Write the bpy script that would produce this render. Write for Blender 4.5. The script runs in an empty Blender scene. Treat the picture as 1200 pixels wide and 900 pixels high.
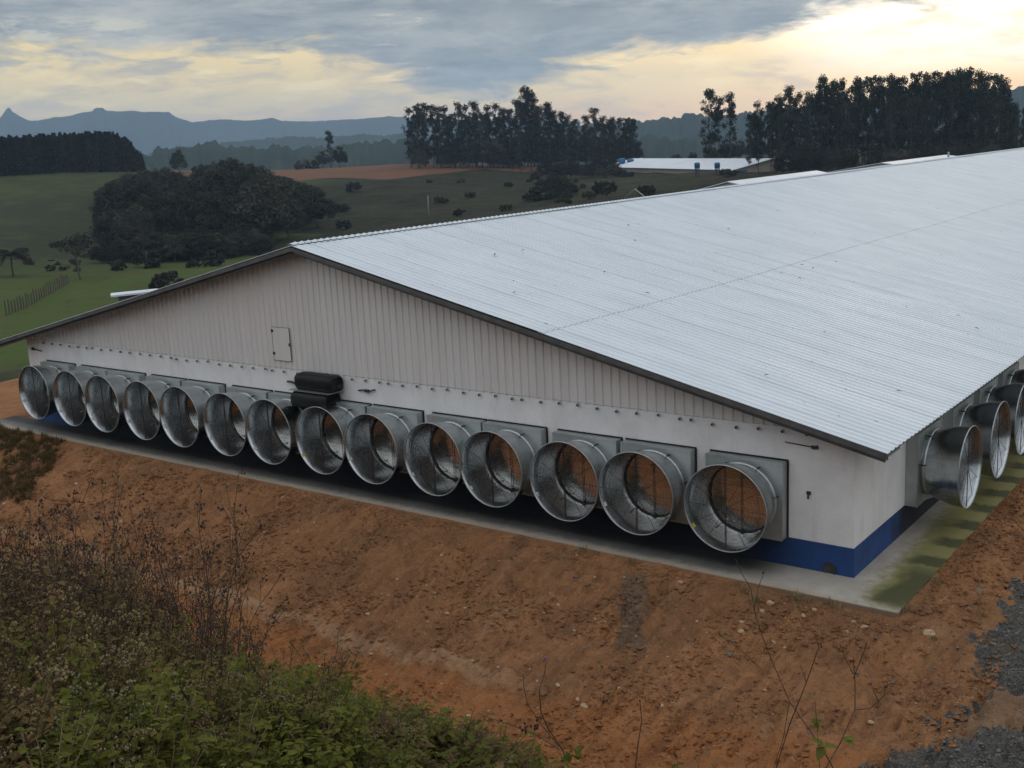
import bpy, math, random
import numpy as np
from mathutils import Vector, Matrix
R = math.radians
S = bpy.context.scene
col = S.collection
rng = np.random.default_rng(7)
random.seed(7)

# ------------------------------------------------------------------ camera
CP = np.array([7.032, -19.453, 8.234]); YAW, PIT, ROL, FPX = R(-37.333), R(-12.048), R(-2.795), 1315.5
def cam_axes():
    f = np.array([math.sin(YAW)*math.cos(PIT), math.cos(YAW)*math.cos(PIT), math.sin(PIT)])
    r0 = np.cross(f, [0, 0, 1.]); r0 /= np.linalg.norm(r0); u0 = np.cross(r0, f)
    return r0*math.cos(ROL)+u0*math.sin(ROL), -r0*math.sin(ROL)+u0*math.cos(ROL), f
CR, CU, CF = cam_axes()
cd = bpy.data.cameras.new('camera'); cam = bpy.data.objects.new('camera', cd); col.objects.link(cam)
m = Matrix(((CR[0], CU[0], -CF[0]), (CR[1], CU[1], -CF[1]), (CR[2], CU[2], -CF[2]))).to_4x4()
m.translation = Vector(CP); cam.matrix_world = m
cd.sensor_width = 36; cd.lens = 36*FPX/1200; cd.clip_start = .1; cd.clip_end = 20000
S.camera = cam
def ray(px, py):
    return CF+CR*(px-600)/FPX-CU*(py-450)/FPX
def at(px, py, D):                      # point at horizontal distance D on the sight line
    d = ray(px, py); return CP+d*D/math.hypot(d[0], d[1])
def onz(px, py, z):
    d = ray(px, py); return CP+d*(z-CP[2])/d[2]
def proj(P):
    d = np.atleast_2d(P)-CP; w = d@CF
    return np.stack([600+FPX*(d@CR)/w, 450-FPX*(d@CU)/w, w], 1)

# ------------------------------------------------------------------ sky, sun, exposure
S.view_settings.view_transform = 'Standard'; S.view_settings.look = 'None'
S.view_settings.exposure = 0.0; S.view_settings.gamma = 1
S.cycles.use_denoising = True
S.cycles.max_bounces = 6; S.cycles.diffuse_bounces = 3; S.cycles.glossy_bounces = 4
S.cycles.transparent_max_bounces = 8; S.cycles.volume_bounces = 0
SUN_AZ, SUN_EL = R(-14.0), R(9.0)       # azimuth from +Y towards +X
Wd = bpy.data.worlds.new('World'); S.world = Wd; Wd.use_nodes = True
class NT:
    def __init__(s, tree): s.t = tree; s.n = tree.nodes; s.l = tree.links
    def new(s, typ, **kw):
        n = s.n.new(typ)
        for k, v in kw.items(): setattr(n, k, v)
        return n
    def set(s, inp, v):
        if v is None: return
        if hasattr(v, 'is_output') or isinstance(v, bpy.types.NodeSocket): s.l.new(v, inp)
        else: inp.default_value = v
    def math(s, op, a, b=None, c=None, clamp=False):
        n = s.new('ShaderNodeMath', operation=op); n.use_clamp = clamp
        s.set(n.inputs[0], a)
        if b is not None: s.set(n.inputs[1], b)
        if c is not None: s.set(n.inputs[2], c)
        return n.outputs[0]
    def mix(s, f, a, b, mode='MIX'):
        n = s.new('ShaderNodeMix', data_type='RGBA', blend_type=mode)
        s.set(n.inputs[0], f)
        for i, v in ((6, a), (7, b)):
            if isinstance(v, (tuple, list)) and len(v) == 3: v = (*v, 1)
            s.set(n.inputs[i], v)
        return n.outputs[2]
    def step(s, v, a, b, t0=0., t1=1.):
        n = s.new('ShaderNodeMapRange', interpolation_type='SMOOTHSTEP'); s.set(n.inputs[0], v)
        s.set(n.inputs[1], a); s.set(n.inputs[2], b); s.set(n.inputs[3], t0); s.set(n.inputs[4], t1)
        return n.outputs[0]
    def noise(s, vec, scale, detail=4, rough=.55, dist=0.):
        n = s.new('ShaderNodeTexNoise'); s.l.new(vec, n.inputs['Vector'])
        n.inputs['Scale'].default_value = scale; n.inputs['Detail'].default_value = detail
        n.inputs['Roughness'].default_value = rough; n.inputs['Distortion'].default_value = dist
        return n.outputs['Fac']
    def comb(s, x, y, z):
        n = s.new('ShaderNodeCombineXYZ'); s.set(n.inputs[0], x); s.set(n.inputs[1], y); s.set(n.inputs[2], z); return n.outputs[0]
    def vmul(s, v, k):
        n = s.new('ShaderNodeVectorMath', operation='MULTIPLY'); s.l.new(v, n.inputs[0]); n.inputs[1].default_value = k; return n.outputs[0]
def build_world():
    w = NT(Wd.node_tree); w.n.clear()
    out = w.new('ShaderNodeOutputWorld'); bg = w.new('ShaderNodeBackground'); bg.inputs[1].default_value = .1
    w.l.new(bg.outputs[0], out.inputs[0])
    tc = w.new('ShaderNodeTexCoord'); sp = w.new('ShaderNodeSeparateXYZ'); w.l.new(tc.outputs['Generated'], sp.inputs[0])
    x, y, z = sp.outputs
    az = w.math('MULTIPLY', w.math('ARCTAN2', x, y), 57.2958)
    el = w.math('MULTIPLY', w.math('ARCSINE', z), 57.2958)
    # closeness to the sunset
    dn = w.new('ShaderNodeVectorMath', operation='DOT_PRODUCT'); w.l.new(tc.outputs['Generated'], dn.inputs[0])
    dn.inputs[1].default_value = (math.sin(SUN_AZ)*math.cos(R(4)), math.cos(SUN_AZ)*math.cos(R(4)), math.sin(R(4)))
    ang = w.math('MULTIPLY', w.math('ARCCOSINE', w.math('MINIMUM', dn.outputs['Value'], .99999)), 57.2958)
    sky = w.new('ShaderNodeTexSky', sky_type='NISHITA'); sky.sun_disc = False
    sky.sun_elevation = SUN_EL; sky.sun_rotation = SUN_AZ; sky.air_density = 1.2; sky.dust_density = 2.5
    # streak coordinates: flattened clouds seen low over the horizon
    st = w.comb(w.math('MULTIPLY', az, .06), w.math('MULTIPLY', el, .32), 0.)
    st2 = w.comb(w.math('MULTIPLY', az, .16), w.math('MULTIPLY', el, .62), 3.)
    n1 = w.noise(st, 2.6, 7, .66, .3); n2 = w.noise(st2, 1.5, 7, .62, .4)
    n3 = w.noise(w.comb(w.math('MULTIPLY', az, .3), w.math('MULTIPLY', el, 1.35), 9.), 1.3, 6, .6)
    # open gold sky under the deck
    warm = w.mix(w.step(ang, 6., 48.), GOLD_NEAR, GOLD_FAR)
    low = w.step(el, .8, 2.8)
    clear = w.mix(low, w.mix(w.step(ang, 8., 40.), PEACH_NEAR, PEACH_FAR), warm)
    daz = w.math('ABSOLUTE', w.math('SUBTRACT', az, -13.))
    hot = w.math('MULTIPLY', w.step(w.math('ADD', daz, w.math('MULTIPLY', el, -1.2)), 8.5, 2.0), w.step(w.math('ADD', el, w.math('MULTIPLY', w.math('SUBTRACT', n2, .5), 1.5)), 1.6, 3.2))
    clear = w.mix(hot, clear, (22., 20.5, 17.))
    clear = w.mix(w.math('MULTIPLY', w.step(n2, .46, .66), .6), clear, STREAK)
    clear = w.mix(w.math('MULTIPLY', w.step(n3, .50, .68), w.math('MULTIPLY', w.step(el, 1.8, 3.), .55)), clear, w.mix(w.step(ang, 8., 45.), (21., 17., 8.5), (17., 13.6, 6.6)))
    clear = w.mix(.12, clear, sky.outputs[0], 'MIX')
    # cloud deck whose lower edge follows the photographed line
    pts = [(-75, 4.6), (-60.3, 4.75), (-51, 4.45), (-45, 4.4), (-42.5, 3.6), (-39.5, 2.1), (-36.6, 2.0), (-34.9, 2.95), (-32.4, 3.55), (-28.2, 3.85), (-25.4, 4.0), (-22.2, 4.75), (-18.4, 5.2), (-13, 5.5), (0, 6.5), (15, 6)]
    fc = w.new('ShaderNodeFloatCurve'); cu = fc.mapping.curves[0]
    norm = lambda a: (a+75)/90
    while len(cu.points) > 2: cu.points.remove(cu.points[1])
    for i, (a, e) in enumerate(pts):
        if i == 0: cu.points[0].location = (0, e/10)
        elif i == len(pts)-1: cu.points[-1].location = (1, e/10)
        else: cu.points.new(norm(a), e/10)
    fc.mapping.update(); w.l.new(w.math('MULTIPLY_ADD', az, 1/90, 75/90, clamp=True), fc.inputs['Value'])
    edge = w.math('MULTIPLY', fc.outputs[0], 10.)
    dlt = w.math('SUBTRACT', el, edge)
    dlt = w.math('ADD', dlt, w.math('MULTIPLY', w.math('SUBTRACT', n2, .5), 3.6))
    dlt = w.math('ADD', dlt, w.math('MULTIPLY', w.math('SUBTRACT', n3, .5), 1.6))
    deck = w.step(dlt, -.16, .2)
    gap = w.math('MULTIPLY', w.step(n3, .57, .66), w.step(n1, .50, .60))
    lefty = w.math('MULTIPLY', w.step(az, -50., -55.), w.math('MULTIPLY', w.step(el, 5.2, 5.8), w.step(el, 7.0, 6.3)))
    gap = w.math('MAXIMUM', gap, w.math('MULTIPLY', lefty, w.step(n3, .44, .60)))       # small lit rifts
    bluish = w.mix(w.step(n1, .36, .66), CLOUD_DARK, CLOUD_LIGHT)
    bluish = w.mix(w.math('MULTIPLY', w.step(n2, .35, .7), .5), bluish, CLOUD_MID)
    bluish = w.mix(w.math('MULTIPLY', w.step(n3, .42, .62), .45), bluish, w.mix(w.step(n2, .4, .6), (5.2, 5.3, 5.1), (3.0, 3.4, 3.6)))
    rim = w.mix(w.step(dlt, .0, 1.1), w.mix(.35, clear, bluish), bluish)
    clouds = w.mix(w.math('MULTIPLY', gap, .7), rim, (9.0, 8.5, 6.6))
    c = w.mix(deck, clear, clouds)
    # the rest of the dome, out of frame: bright high overcast, duller behind the viewer
    c = w.mix(w.step(ang, 60., 110.), c, (7.6, 7.7, 7.8))
    up = w.mix(w.step(el, 8., 45.), c, w.mix(w.step(n1, .3, .7), ZEN_A, ZEN_B))
    w.l.new(up, bg.inputs[0])
GOLD_NEAR = (17., 12.6, 5.4); GOLD_FAR = (13.4, 10.2, 4.5)
PEACH_NEAR = (15., 9.3, 4.4); PEACH_FAR = (10.4, 7.3, 4.5); STREAK = (6.8, 5.9, 4.9)
CLOUD_DARK = (2.7, 3.1, 3.35); CLOUD_LIGHT = (6.3, 6.3, 5.9); CLOUD_MID = (4.2, 4.5, 4.5)
ZEN_A = (8.9, 9.3, 9.9); ZEN_B = (10.8, 11.2, 11.7)
build_world()
sl = bpy.data.lights.new('sun', 'SUN'); sl.energy = .5; sl.angle = R(14); sl.color = (1, .86, .68)
so = bpy.data.objects.new('sun', sl); col.objects.link(so)
so.rotation_euler = Vector((math.sin(SUN_AZ)*math.cos(SUN_EL), math.cos(SUN_AZ)*math.cos(SUN_EL), math.sin(SUN_EL))).to_track_quat('Z', 'Y').to_euler()

# ------------------------------------------------------------------ helpers
def tag(o, label=None, cat=None, group=None, kind=None):
    if label: o['label'] = label
    if cat: o['category'] = cat
    if group: o['group'] = group
    if kind: o['kind'] = kind
    return o
def empty(name, loc, rz=0, label=None, cat=None, group=None):
    o = bpy.data.objects.new(name, None); col.objects.link(o); o.location = tuple(loc); o.rotation_euler = (0, 0, rz)
    o.empty_display_size = .3
    return tag(o, label, cat, group)
class MB:
    def __init__(s): s.v = []; s.f = []; s.k = 0
    def add(s, v, f):
        v = [tuple(map(float, p)) for p in v]; s.v += v; s.f += [tuple(int(i)+s.k for i in q) for q in f]; s.k += len(v); return s
    def box(s, a, b):
        x0, y0, z0 = a; x1, y1, z1 = b
        return s.add([(x0, y0, z0), (x1, y0, z0), (x1, y1, z0), (x0, y1, z0), (x0, y0, z1), (x1, y0, z1), (x1, y1, z1), (x0, y1, z1)],
                     [(0, 3, 2, 1), (4, 5, 6, 7), (0, 1, 5, 4), (1, 2, 6, 5), (2, 3, 7, 6), (3, 0, 4, 7)])
    def bbox(s, a, b, e=.01):           # box with chamfered vertical/horizontal front rim
        x0, y0, z0 = a; x1, y1, z1 = b
        v = []
        for (yy, i) in ((y1, 0), (y0+e, 0), (y0, e)):
            v += [(x0+i, yy, z0+i), (x1-i, yy, z0+i), (x1-i, yy, z1-i), (x0+i, yy, z1-i)]
        f = [(0, 1, 2, 3), (11, 10, 9, 8)]
        for r in (0, 4):
            for k in range(4): f.append((r+k, r+4+k, r+4+(k+1) % 4, r+(k+1) % 4))
        return s.add(v, f)
    def lathe_y(s, prof, n=48, cx=0, cz=0, closed=False):   # prof: (radius, y)
        v = []; f = []
        for r, y in prof:
            for k in range(n):
                a = 2*math.pi*k/n; v.append((cx+r*math.cos(a), y, cz+r*math.sin(a)))
        m_ = len(prof)
        for i in range(m_ if closed else m_-1):
            j = (i+1) % m_
            for k in range(n): f.append((i*n+k, i*n+(k+1) % n, j*n+(k+1) % n, j*n+k))
        return s.add(v, f)
    def tube(s, pts, r, n=5, cap=True):
        pts = [np.array(p, float) for p in pts]; rs = r if hasattr(r, '__len__') else [r]*len(pts)
        v = []; f = []; ref = np.array([0.3, .2, 1.])
        for i, p in enumerate(pts):
            t = pts[min(i+1, len(pts)-1)]-pts[max(i-1, 0)]; t = t/(np.linalg.norm(t)+1e-9)
            a = np.cross(t, ref)
            if np.linalg.norm(a) < .1: a = np.cross(t, [1, 0, 0.])
            a /= np.linalg.norm(a); b = np.cross(t, a)
            for k in range(n):
                q = 2*math.pi*k/n; v.append(p+rs[i]*(a*math.cos(q)+b*math.sin(q)))
        for i in range(len(pts)-1):
            for k in range(n): f.append((i*n+k, i*n+(k+1) % n, (i+1)*n+(k+1) % n, (i+1)*n+k))
        if cap and n > 2: f.append(tuple(range(n))[::-1]); f.append(tuple((len(pts)-1)*n+k for k in range(n)))
        return s.add(v, f)
    def build(s, name, mat, parent=None, smooth=False, loc=(0, 0, 0)):
        me = bpy.data.meshes.new(name); me.from_pydata(s.v, [], s.f); me.update()
        if smooth: me.shade_smooth() if smooth is True else me.polygons.foreach_set('use_smooth', [True]*len(me.polygons))
        o = bpy.data.objects.new(name, me); me.materials.append(mat); col.objects.link(o)
        if parent is not None: o.parent = parent
        o.location = loc
        return o
def npmesh(name, V, F, mat, parent=None, smooth=False):
    me = bpy.data.meshes.new(name); V = np.asarray(V, np.float32); F = np.asarray(F, np.int32)
    me.vertices.add(len(V)); me.vertices.foreach_set('co', V.ravel())
    k = F.shape[1]; me.loops.add(F.size); me.loops.foreach_set('vertex_index', F.ravel())
    me.polygons.add(len(F)); me.polygons.foreach_set('loop_start', np.arange(len(F), dtype=np.int32)*k)
    me.polygons.foreach_set('loop_total', np.full(len(F), k, np.int32))
    me.polygons.foreach_set('use_smooth', np.full(len(F), bool(smooth)))
    me.update(calc_edges=True); me.validate()
    o = bpy.data.objects.new(name, me); me.materials.append(mat); col.objects.link(o)
    if parent is not None: o.parent = parent
    return o
def dup(root, loc, rz=0, sc=1., label=None, group=None):
    r = root.copy(); col.objects.link(r); r.location = tuple(loc); r.rotation_euler = (0, 0, rz)
    r.scale = (sc, sc, sc) if not hasattr(sc, '__len__') else sc
    if label: r['label'] = label
    if group: r['group'] = group
    for ch in list(root.children):
        c = ch.copy(); col.objects.link(c); c.parent = r
        for g in ch.children:
            d = g.copy(); col.objects.link(d); d.parent = c
    return r

# value noise in numpy
_P = rng.random((256, 256))
def vnoise(x, y):
    xi = np.floor(x).astype(int); yi = np.floor(y).astype(int); fx = x-xi; fy = y-yi
    fx = fx*fx*(3-2*fx); fy = fy*fy*(3-2*fy)
    g = lambda a, b: _P[a % 256, b % 256]
    return (g(xi, yi)*(1-fx)+g(xi+1, yi)*fx)*(1-fy)+(g(xi, yi+1)*(1-fx)+g(xi+1, yi+1)*fx)*fy-.5
def fbm(x, y, o=4, g=.5):
    s = 0; a = 1; k = 1
    for i in range(o): s = s+a*vnoise(x*k+17.3*i, y*k+9.1*i); a *= g; k *= 2.03
    return s
def sst(v, a, b):
    t = np.clip((v-a)/(b-a), 0, 1); return t*t*(3-2*t)

# ------------------------------------------------------------------ materials
def pmat(name, fn, rough=.8, metal=0., spec=.5):
    mt = bpy.data.materials.new(name); mt.use_nodes = True; w = NT(mt.node_tree)
    b = mt.node_tree.nodes['Principled BSDF']; b.inputs['Roughness'].default_value = rough
    b.inputs['Metallic'].default_value = metal; b.inputs['Specular IOR Level'].default_value = spec
    tc = w.new('ShaderNodeTexCoord'); fn(w, b, tc); return mt
def c4(c): return (*c, 1.)
def basic(name, c1, c2=None, scale=3., rough=.7, metal=0., bump=0., bscale=30., spec=.4, stretch=(1, 1, 1), rvar=0.):
    c2 = c2 or tuple(k*.75 for k in c1)
    def fn(w, b, tc):
        v = w.vmul(tc.outputs['Object'], stretch)
        n = w.noise(v, scale, 6, .62)
        w.l.new(w.mix(w.step(n, .33, .67), c1, c2), b.inputs['Base Color'])
        if rvar: w.l.new(w.math('MULTIPLY_ADD', w.noise(v, scale*2.3, 4), rvar*2, rough-rvar), b.inputs['Roughness'])
        if bump:
            bn = w.new('ShaderNodeBump'); bn.inputs['Strength'].default_value = bump; bn.inputs['Distance'].default_value = .02
            w.l.new(w.noise(v, bscale, 5, .6), bn.inputs['Height']); w.l.new(bn.outputs[0], b.inputs['Normal'])
    return pmat(name, fn, rough, metal, spec)
def setbump(w, b, h, st, dist):
    bn = w.new('ShaderNodeBump'); bn.inputs['Strength'].default_value = st; bn.inputs['Distance'].default_value = dist
    w.l.new(h, bn.inputs['Height']); w.l.new(bn.outputs[0], b.inputs['Normal'])
M = {}
def f_plaster(w, b, tc):
    v = tc.outputs['Object']; n = w.noise(v, 1.1, 6, .65); n2 = w.noise(w.vmul(v, (1, 1, .25)), 3.5, 5, .7)
    sp = w.new('ShaderNodeSeparateXYZ'); w.l.new(v, sp.inputs[0])
    c = w.mix(w.step(n, .35, .7), (.78, .765, .755), (.68, .665, .655))
    c = w.mix(w.math('MULTIPLY', w.step(n2, .52, .75), .28), c, (.38, .34, .30))
    # damp run at the top of the side wall corner
    fine = w.noise(v, 26., 4, .6)
    c = w.mix(w.math('MULTIPLY', w.step(fine, .55, .72), .16), c, (.36, .35, .34))
    w.l.new(c, b.inputs['Base Color'])
    setbump(w, b, w.math('ADD', w.noise(w.vmul(v, (1, 1, 1.6)), 16., 5, .65), w.math('MULTIPLY', w.noise(v, 5., 2), .5)), .7, .012)
M['plaster'] = pmat('white_painted_block', f_plaster, .85)
def f_blue(w, b, tc):
    v = tc.outputs['Object']; sp = w.new('ShaderNodeSeparateXYZ'); w.l.new(v, sp.inputs[0]); n = w.noise(v, 2.2, 5, .65); n2 = w.noise(v, 9., 4)
    c = w.mix(w.step(n, .35, .65), (.010, .055, .20), (.010, .042, .145))
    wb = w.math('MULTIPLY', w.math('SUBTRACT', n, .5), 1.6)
    fan_shade = w.math('MULTIPLY', w.step(w.math('ADD', sp.outputs[0], wb), -.9, -2.3), w.step(w.math('ADD', sp.outputs[0], wb), -25.9, -25.0))   # shade under the gable fans, painted into the blue
    fan_shade2 = w.math('MULTIPLY', w.step(w.math('ADD', sp.outputs[1], wb), 1.9, 2.9), w.step(sp.outputs[0], -.1, 0.))  # same painted shade below the side wall fans
    c = w.mix(w.math('MULTIPLY', w.math('MAXIMUM', fan_shade, fan_shade2), .93), c, (.006, .007, .010))
    w.l.new(c, b.inputs['Base Color']); setbump(w, b, n2, .4, .01)
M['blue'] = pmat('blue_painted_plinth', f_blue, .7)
def f_clad(w, b, tc):
    v = tc.outputs['Object']
    n = w.noise(w.vmul(v, (1.6, 1, .12)), 2., 5, .6); n2 = w.noise(v, .35, 3)
    c = w.mix(w.step(n, .3, .7), (.70, .672, .650), (.63, .605, .585)); c = w.mix(w.math('MULTIPLY', w.step(n2, .4, .65), .3), c, (.65, .585, .545))
    w.l.new(c, b.inputs['Base Color'])
M['clad'] = pmat('white_ribbed_cladding', f_clad, .5)
def f_roof(w, b, tc):
    v = tc.outputs['Object']
    n = w.noise(w.vmul(v, (.3, 1.2, 1)), 1.2, 5, .65); n2 = w.noise(w.vmul(v, (.5, 6, 1)), 1.0, 5, .7); n3 = w.noise(v, 1.3, 2)
    c = w.mix(w.step(n, .35, .7), (.585, .635, .675), (.525, .575, .615))
    c = w.mix(w.math('MULTIPLY', w.step(n2, .5, .75), .3), c, (.46, .48, .50))
    c = w.mix(w.math('MULTIPLY', w.step(w.noise(w.vmul(v, (1, 2.2, 1)), 5.5, 3, .5), .72, .76), .7), c, (.13, .12, .11))
    sp = w.new('ShaderNodeSeparateXYZ'); w.l.new(v, sp.inputs[0])
    lap = w.math('ABSOLUTE', w.math('SUBTRACT', w.math('FRACT', w.math('DIVIDE', w.math('ADD', sp.outputs[1], .69), 1.1)), .5))
    c = w.mix(w.math('MULTIPLY', w.step(lap, .035, .012), w.math('MULTIPLY', w.step(w.noise(w.vmul(v, (.25, .9, 1)), 1., 3), .35, .6), .5)), c, (.30, .32, .34))
    w.l.new(c, b.inputs['Base Color'])
    w.l.new(w.math('MULTIPLY_ADD', n, .25, .36), b.inputs['Roughness'])
    setbump(w, b, n2, .15, .01)
M['roof'] = pmat('white_painted_sheet_roof', f_roof, .45, 0., .5)
M['fascia'] = basic('grey_zinc_flashing', (.13, .128, .128), (.09, .088, .088), 3, .55, .3)
M['soffit'] = basic('grey_underside', (.17, .165, .16), (.13, .125, .12), 2, .8)
def f_galv(w, b, tc):
    v = tc.outputs['Object']
    vo = w.new('ShaderNodeTexVoronoi'); w.l.new(v, vo.inputs['Vector']); vo.inputs['Scale'].default_value = 34
    n = w.noise(v, 2.2, 5, .65); rn = w.new('ShaderNodeObjectInfo')
    bw = w.new('ShaderNodeRGBToBW'); w.l.new(vo.outputs['Color'], bw.inputs[0])
    c = w.mix(w.step(n, .3, .7), (.50, .53, .54), (.36, .39, .40)); c = w.mix(w.math('MULTIPLY', bw.outputs[0], .22), c, (.60, .63, .64))
    streak = w.noise(w.vmul(v, (9., .8, 9.)), 1., 4, .6)
    c = w.mix(w.math('MULTIPLY', w.step(streak, .45, .75), .35), c, (.25, .26, .26))
    w.l.new(c, b.inputs['Base Color'])
    w.l.new(w.math('ADD', w.math('MULTIPLY_ADD', bw.outputs[0], .03, .22), w.math('MULTIPLY', n, .05)), b.inputs['Roughness'])
    setbump(w, b, n, .02, .01)
M['galv'] = pmat('galvanised_steel', f_galv, .3, 1.)
M['galv2'] = basic('dull_galvanised_panel', (.48, .51, .50), (.38, .41, .405), 2.5, .5, .75, rvar=.08)
M['shutter'] = basic('bare_aluminium_louvre', (.80, .76, .72), (.66, .62, .58), 3, .16, 1., rvar=.04)
M['wire'] = basic('black_wire', (.03, .03, .032), None, 3, .6)
M['bright'] = basic('bright_zinc_strap', (.50, .52, .52), (.40, .42, .42), 6, .42, .85)
M['rubber'] = basic('black_rubber_seal', (.015, .015, .016), None, 4, .7)
M['blackplastic'] = basic('black_plastic_film', (.006, .006, .006), (.012, .011, .011), 6, .5, bump=.6, bscale=9, rvar=.08, spec=.25)
M['yellow'] = basic('yellow_sticker', (.65, .55, .05), None, 3, .6)
M['white'] = basic('white_sticker', (.75, .75, .72), None, 3, .6)
M['dark'] = basic('dark_metal', (.03, .03, .03), (.05, .045, .04), 5, .6)
M['pvc'] = basic('grey_pipe_end', (.30, .30, .30), (.2, .2, .2), 8, .5)
def f_conc(w, b, tc):
    v = tc.outputs['Object']; sp = w.new('ShaderNodeSeparateXYZ'); w.l.new(v, sp.inputs[0]); x, y, z = sp.outputs
    n = w.noise(v, 1.3, 6, .65); n2 = w.noise(v, 5., 5, .65); nb = w.noise(v, .8, 3)
    c = w.mix(w.step(n, .3, .7), (.40, .37, .32), (.31, .28, .235))
    # moss of the side strip: grows outward from half way
    wob = w.math('MULTIPLY', w.math('SUBTRACT', n2, .5), .9)
    wob2 = w.math('MULTIPLY', w.math('SUBTRACT', nb, .5), 1.2)
    mx = w.step(w.math('ADD', w.math('ADD', x, wob), w.math('MULTIPLY', y, .035)), .22, .72)
    mx = w.math('MULTIPLY', mx, w.step(w.math('ADD', y, wob), -1.35, -.6))
    c = w.mix(w.math('MULTIPLY', mx, .85), c, (.165, .150, .020))
    dk = w.math('MULTIPLY', w.step(w.math('ADD', x, wob2), .48, .85), w.step(w.math('ADD', y, wob2), -1.2, -.6))
    sy = w.math('SINE', w.math('MULTIPLY', w.math('ADD', y, w.math('MULTIPLY', wob, .5)), 5.2))
    dk = w.math('MULTIPLY', dk, w.math('MAXIMUM', w.step(y, 1.6, .6), w.step(sy, -.2, .5)))
    c = w.mix(w.math('MULTIPLY', dk, .9), c, (.038, .042, .009))
    # algae stains below the front fans, with their shade painted black by the wall
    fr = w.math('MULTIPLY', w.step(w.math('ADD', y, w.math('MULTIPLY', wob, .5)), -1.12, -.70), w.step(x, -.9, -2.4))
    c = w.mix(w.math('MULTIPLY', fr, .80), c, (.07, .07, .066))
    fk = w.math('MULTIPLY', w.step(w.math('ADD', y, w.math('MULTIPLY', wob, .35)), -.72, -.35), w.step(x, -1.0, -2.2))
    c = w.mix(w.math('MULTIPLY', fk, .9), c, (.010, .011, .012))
    ed = w.math('MULTIPLY', w.step(w.math('ADD', y, w.math('MULTIPLY', wob, .3)), -.90, -1.10), w.step(x, 1., -.6))
    c = w.mix(w.math('MULTIPLY', ed, .5), c, (.33, .23, .13))
    c = w.mix(w.math('MULTIPLY', w.step(z, -.012, -.03), .8), c, (.17, .10, .055))
    w.l.new(c, b.inputs['Base Color']); setbump(w, b, n2, .35, .01)
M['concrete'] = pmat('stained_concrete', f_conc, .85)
def f_dirt(w, b, tc):
    v = tc.outputs['Object']
    n = w.noise(v, .35, 5, .6); n2 = w.noise(v, 2.3, 7, .7); n3 = w.noise(v, 14., 6, .7); n4 = w.noise(v, 60., 4, .6)
    sp = w.new('ShaderNodeSeparateXYZ'); w.l.new(v, sp.inputs[0])
    c = w.mix(w.step(n2, .32, .68), (.46, .215, .092), (.36, .175, .080))
    c = w.mix(w.math('MULTIPLY', w.step(n, .42, .62), .75), c, (.29, .145, .070))
    c = w.mix(w.math('MULTIPLY', w.step(w.noise(v, .8, 5, .65, .6), .54, .66), .65), c, (.52, .245, .11))
    c = w.mix(w.math('MULTIPLY', w.step(w.noise(v, 1.7, 5, .7, .4), .56, .66), .45), c, (.20, .10, .048))
    c = w.mix(w.math('MULTIPLY', w.step(n3, .54, .72), .6), c, (.56, .36, .21))
    c = w.mix(w.math('MULTIPLY', w.step(n3, .45, .30), .6), c, (.16, .075, .038))
    # olive algae film low on the slope
    c = w.mix(w.math('MULTIPLY', w.step(w.noise(v, 1.1, 5, .7), .56, .72), .35), c, (.21, .165, .07))
    # fresher orange soil in the ditch bottom
    dz = w.math('MULTIPLY', w.step(sp.outputs[1], -5.2, -5.9), w.step(sp.outputs[1], -8.6, -7.4))
    c = w.mix(w.math('MULTIPLY', dz, .65), c, (.50, .20, .068))
    yl = w.math('ABSOLUTE', w.math('ADD', w.math('ADD', sp.outputs[1], 5.35), w.math('MULTIPLY', w.math('SUBTRACT', n, .5), .8)))
    c = w.mix(w.math('MULTIPLY', w.math('MULTIPLY', w.step(yl, .22, .05), w.step(sp.outputs[0], -2.4, -5.)), .55), c, (.60, .38, .22))
    # rills down the slope and a strip of grey washed mortar
    rl = w.noise(w.vmul(v, (3.2, .45, 1)), 1., 6, .68, .4)
    c = w.mix(w.math('MULTIPLY', w.step(rl, .50, .38), .35), c, (.20, .095, .05)); c = w.mix(w.math('MULTIPLY', w.step(rl, .56, .68), .35), c, (.52, .31, .17))
    yy = sp.outputs[1]; path = w.math('ADD', w.math('MULTIPLY', w.math('ADD', yy, 1.6), -.52), -3.72)
    gx = w.math('ABSOLUTE', w.math('ADD', w.math('SUBTRACT', sp.outputs[0], path), w.math('MULTIPLY', w.math('SUBTRACT', n2, .5), .9)))
    g = w.math('MULTIPLY', w.step(gx, .34, .17), w.math('MULTIPLY', w.step(yy, -1.55, -1.9), w.step(yy, -4.3, -3.7)))
    g = w.math('MULTIPLY', g, w.step(n3, .38, .5))
    c = w.mix(w.math('MULTIPLY', g, .7), c, (.15, .14, .115))
    w.l.new(c, b.inputs['Base Color'])
    h = w.math('ADD', w.math('ADD', w.math('MULTIPLY', n2, 1.2), w.math('MULTIPLY', rl, 1.)), w.math('ADD', w.math('MULTIPLY', n3, .7), w.math('MULTIPLY', n4, .2)))
    setbump(w, b, h, 1., .16)
GREYX = 1.95
M['dirt'] = pmat('orange_clay', f_dirt, .95, 0, .15)
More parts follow.
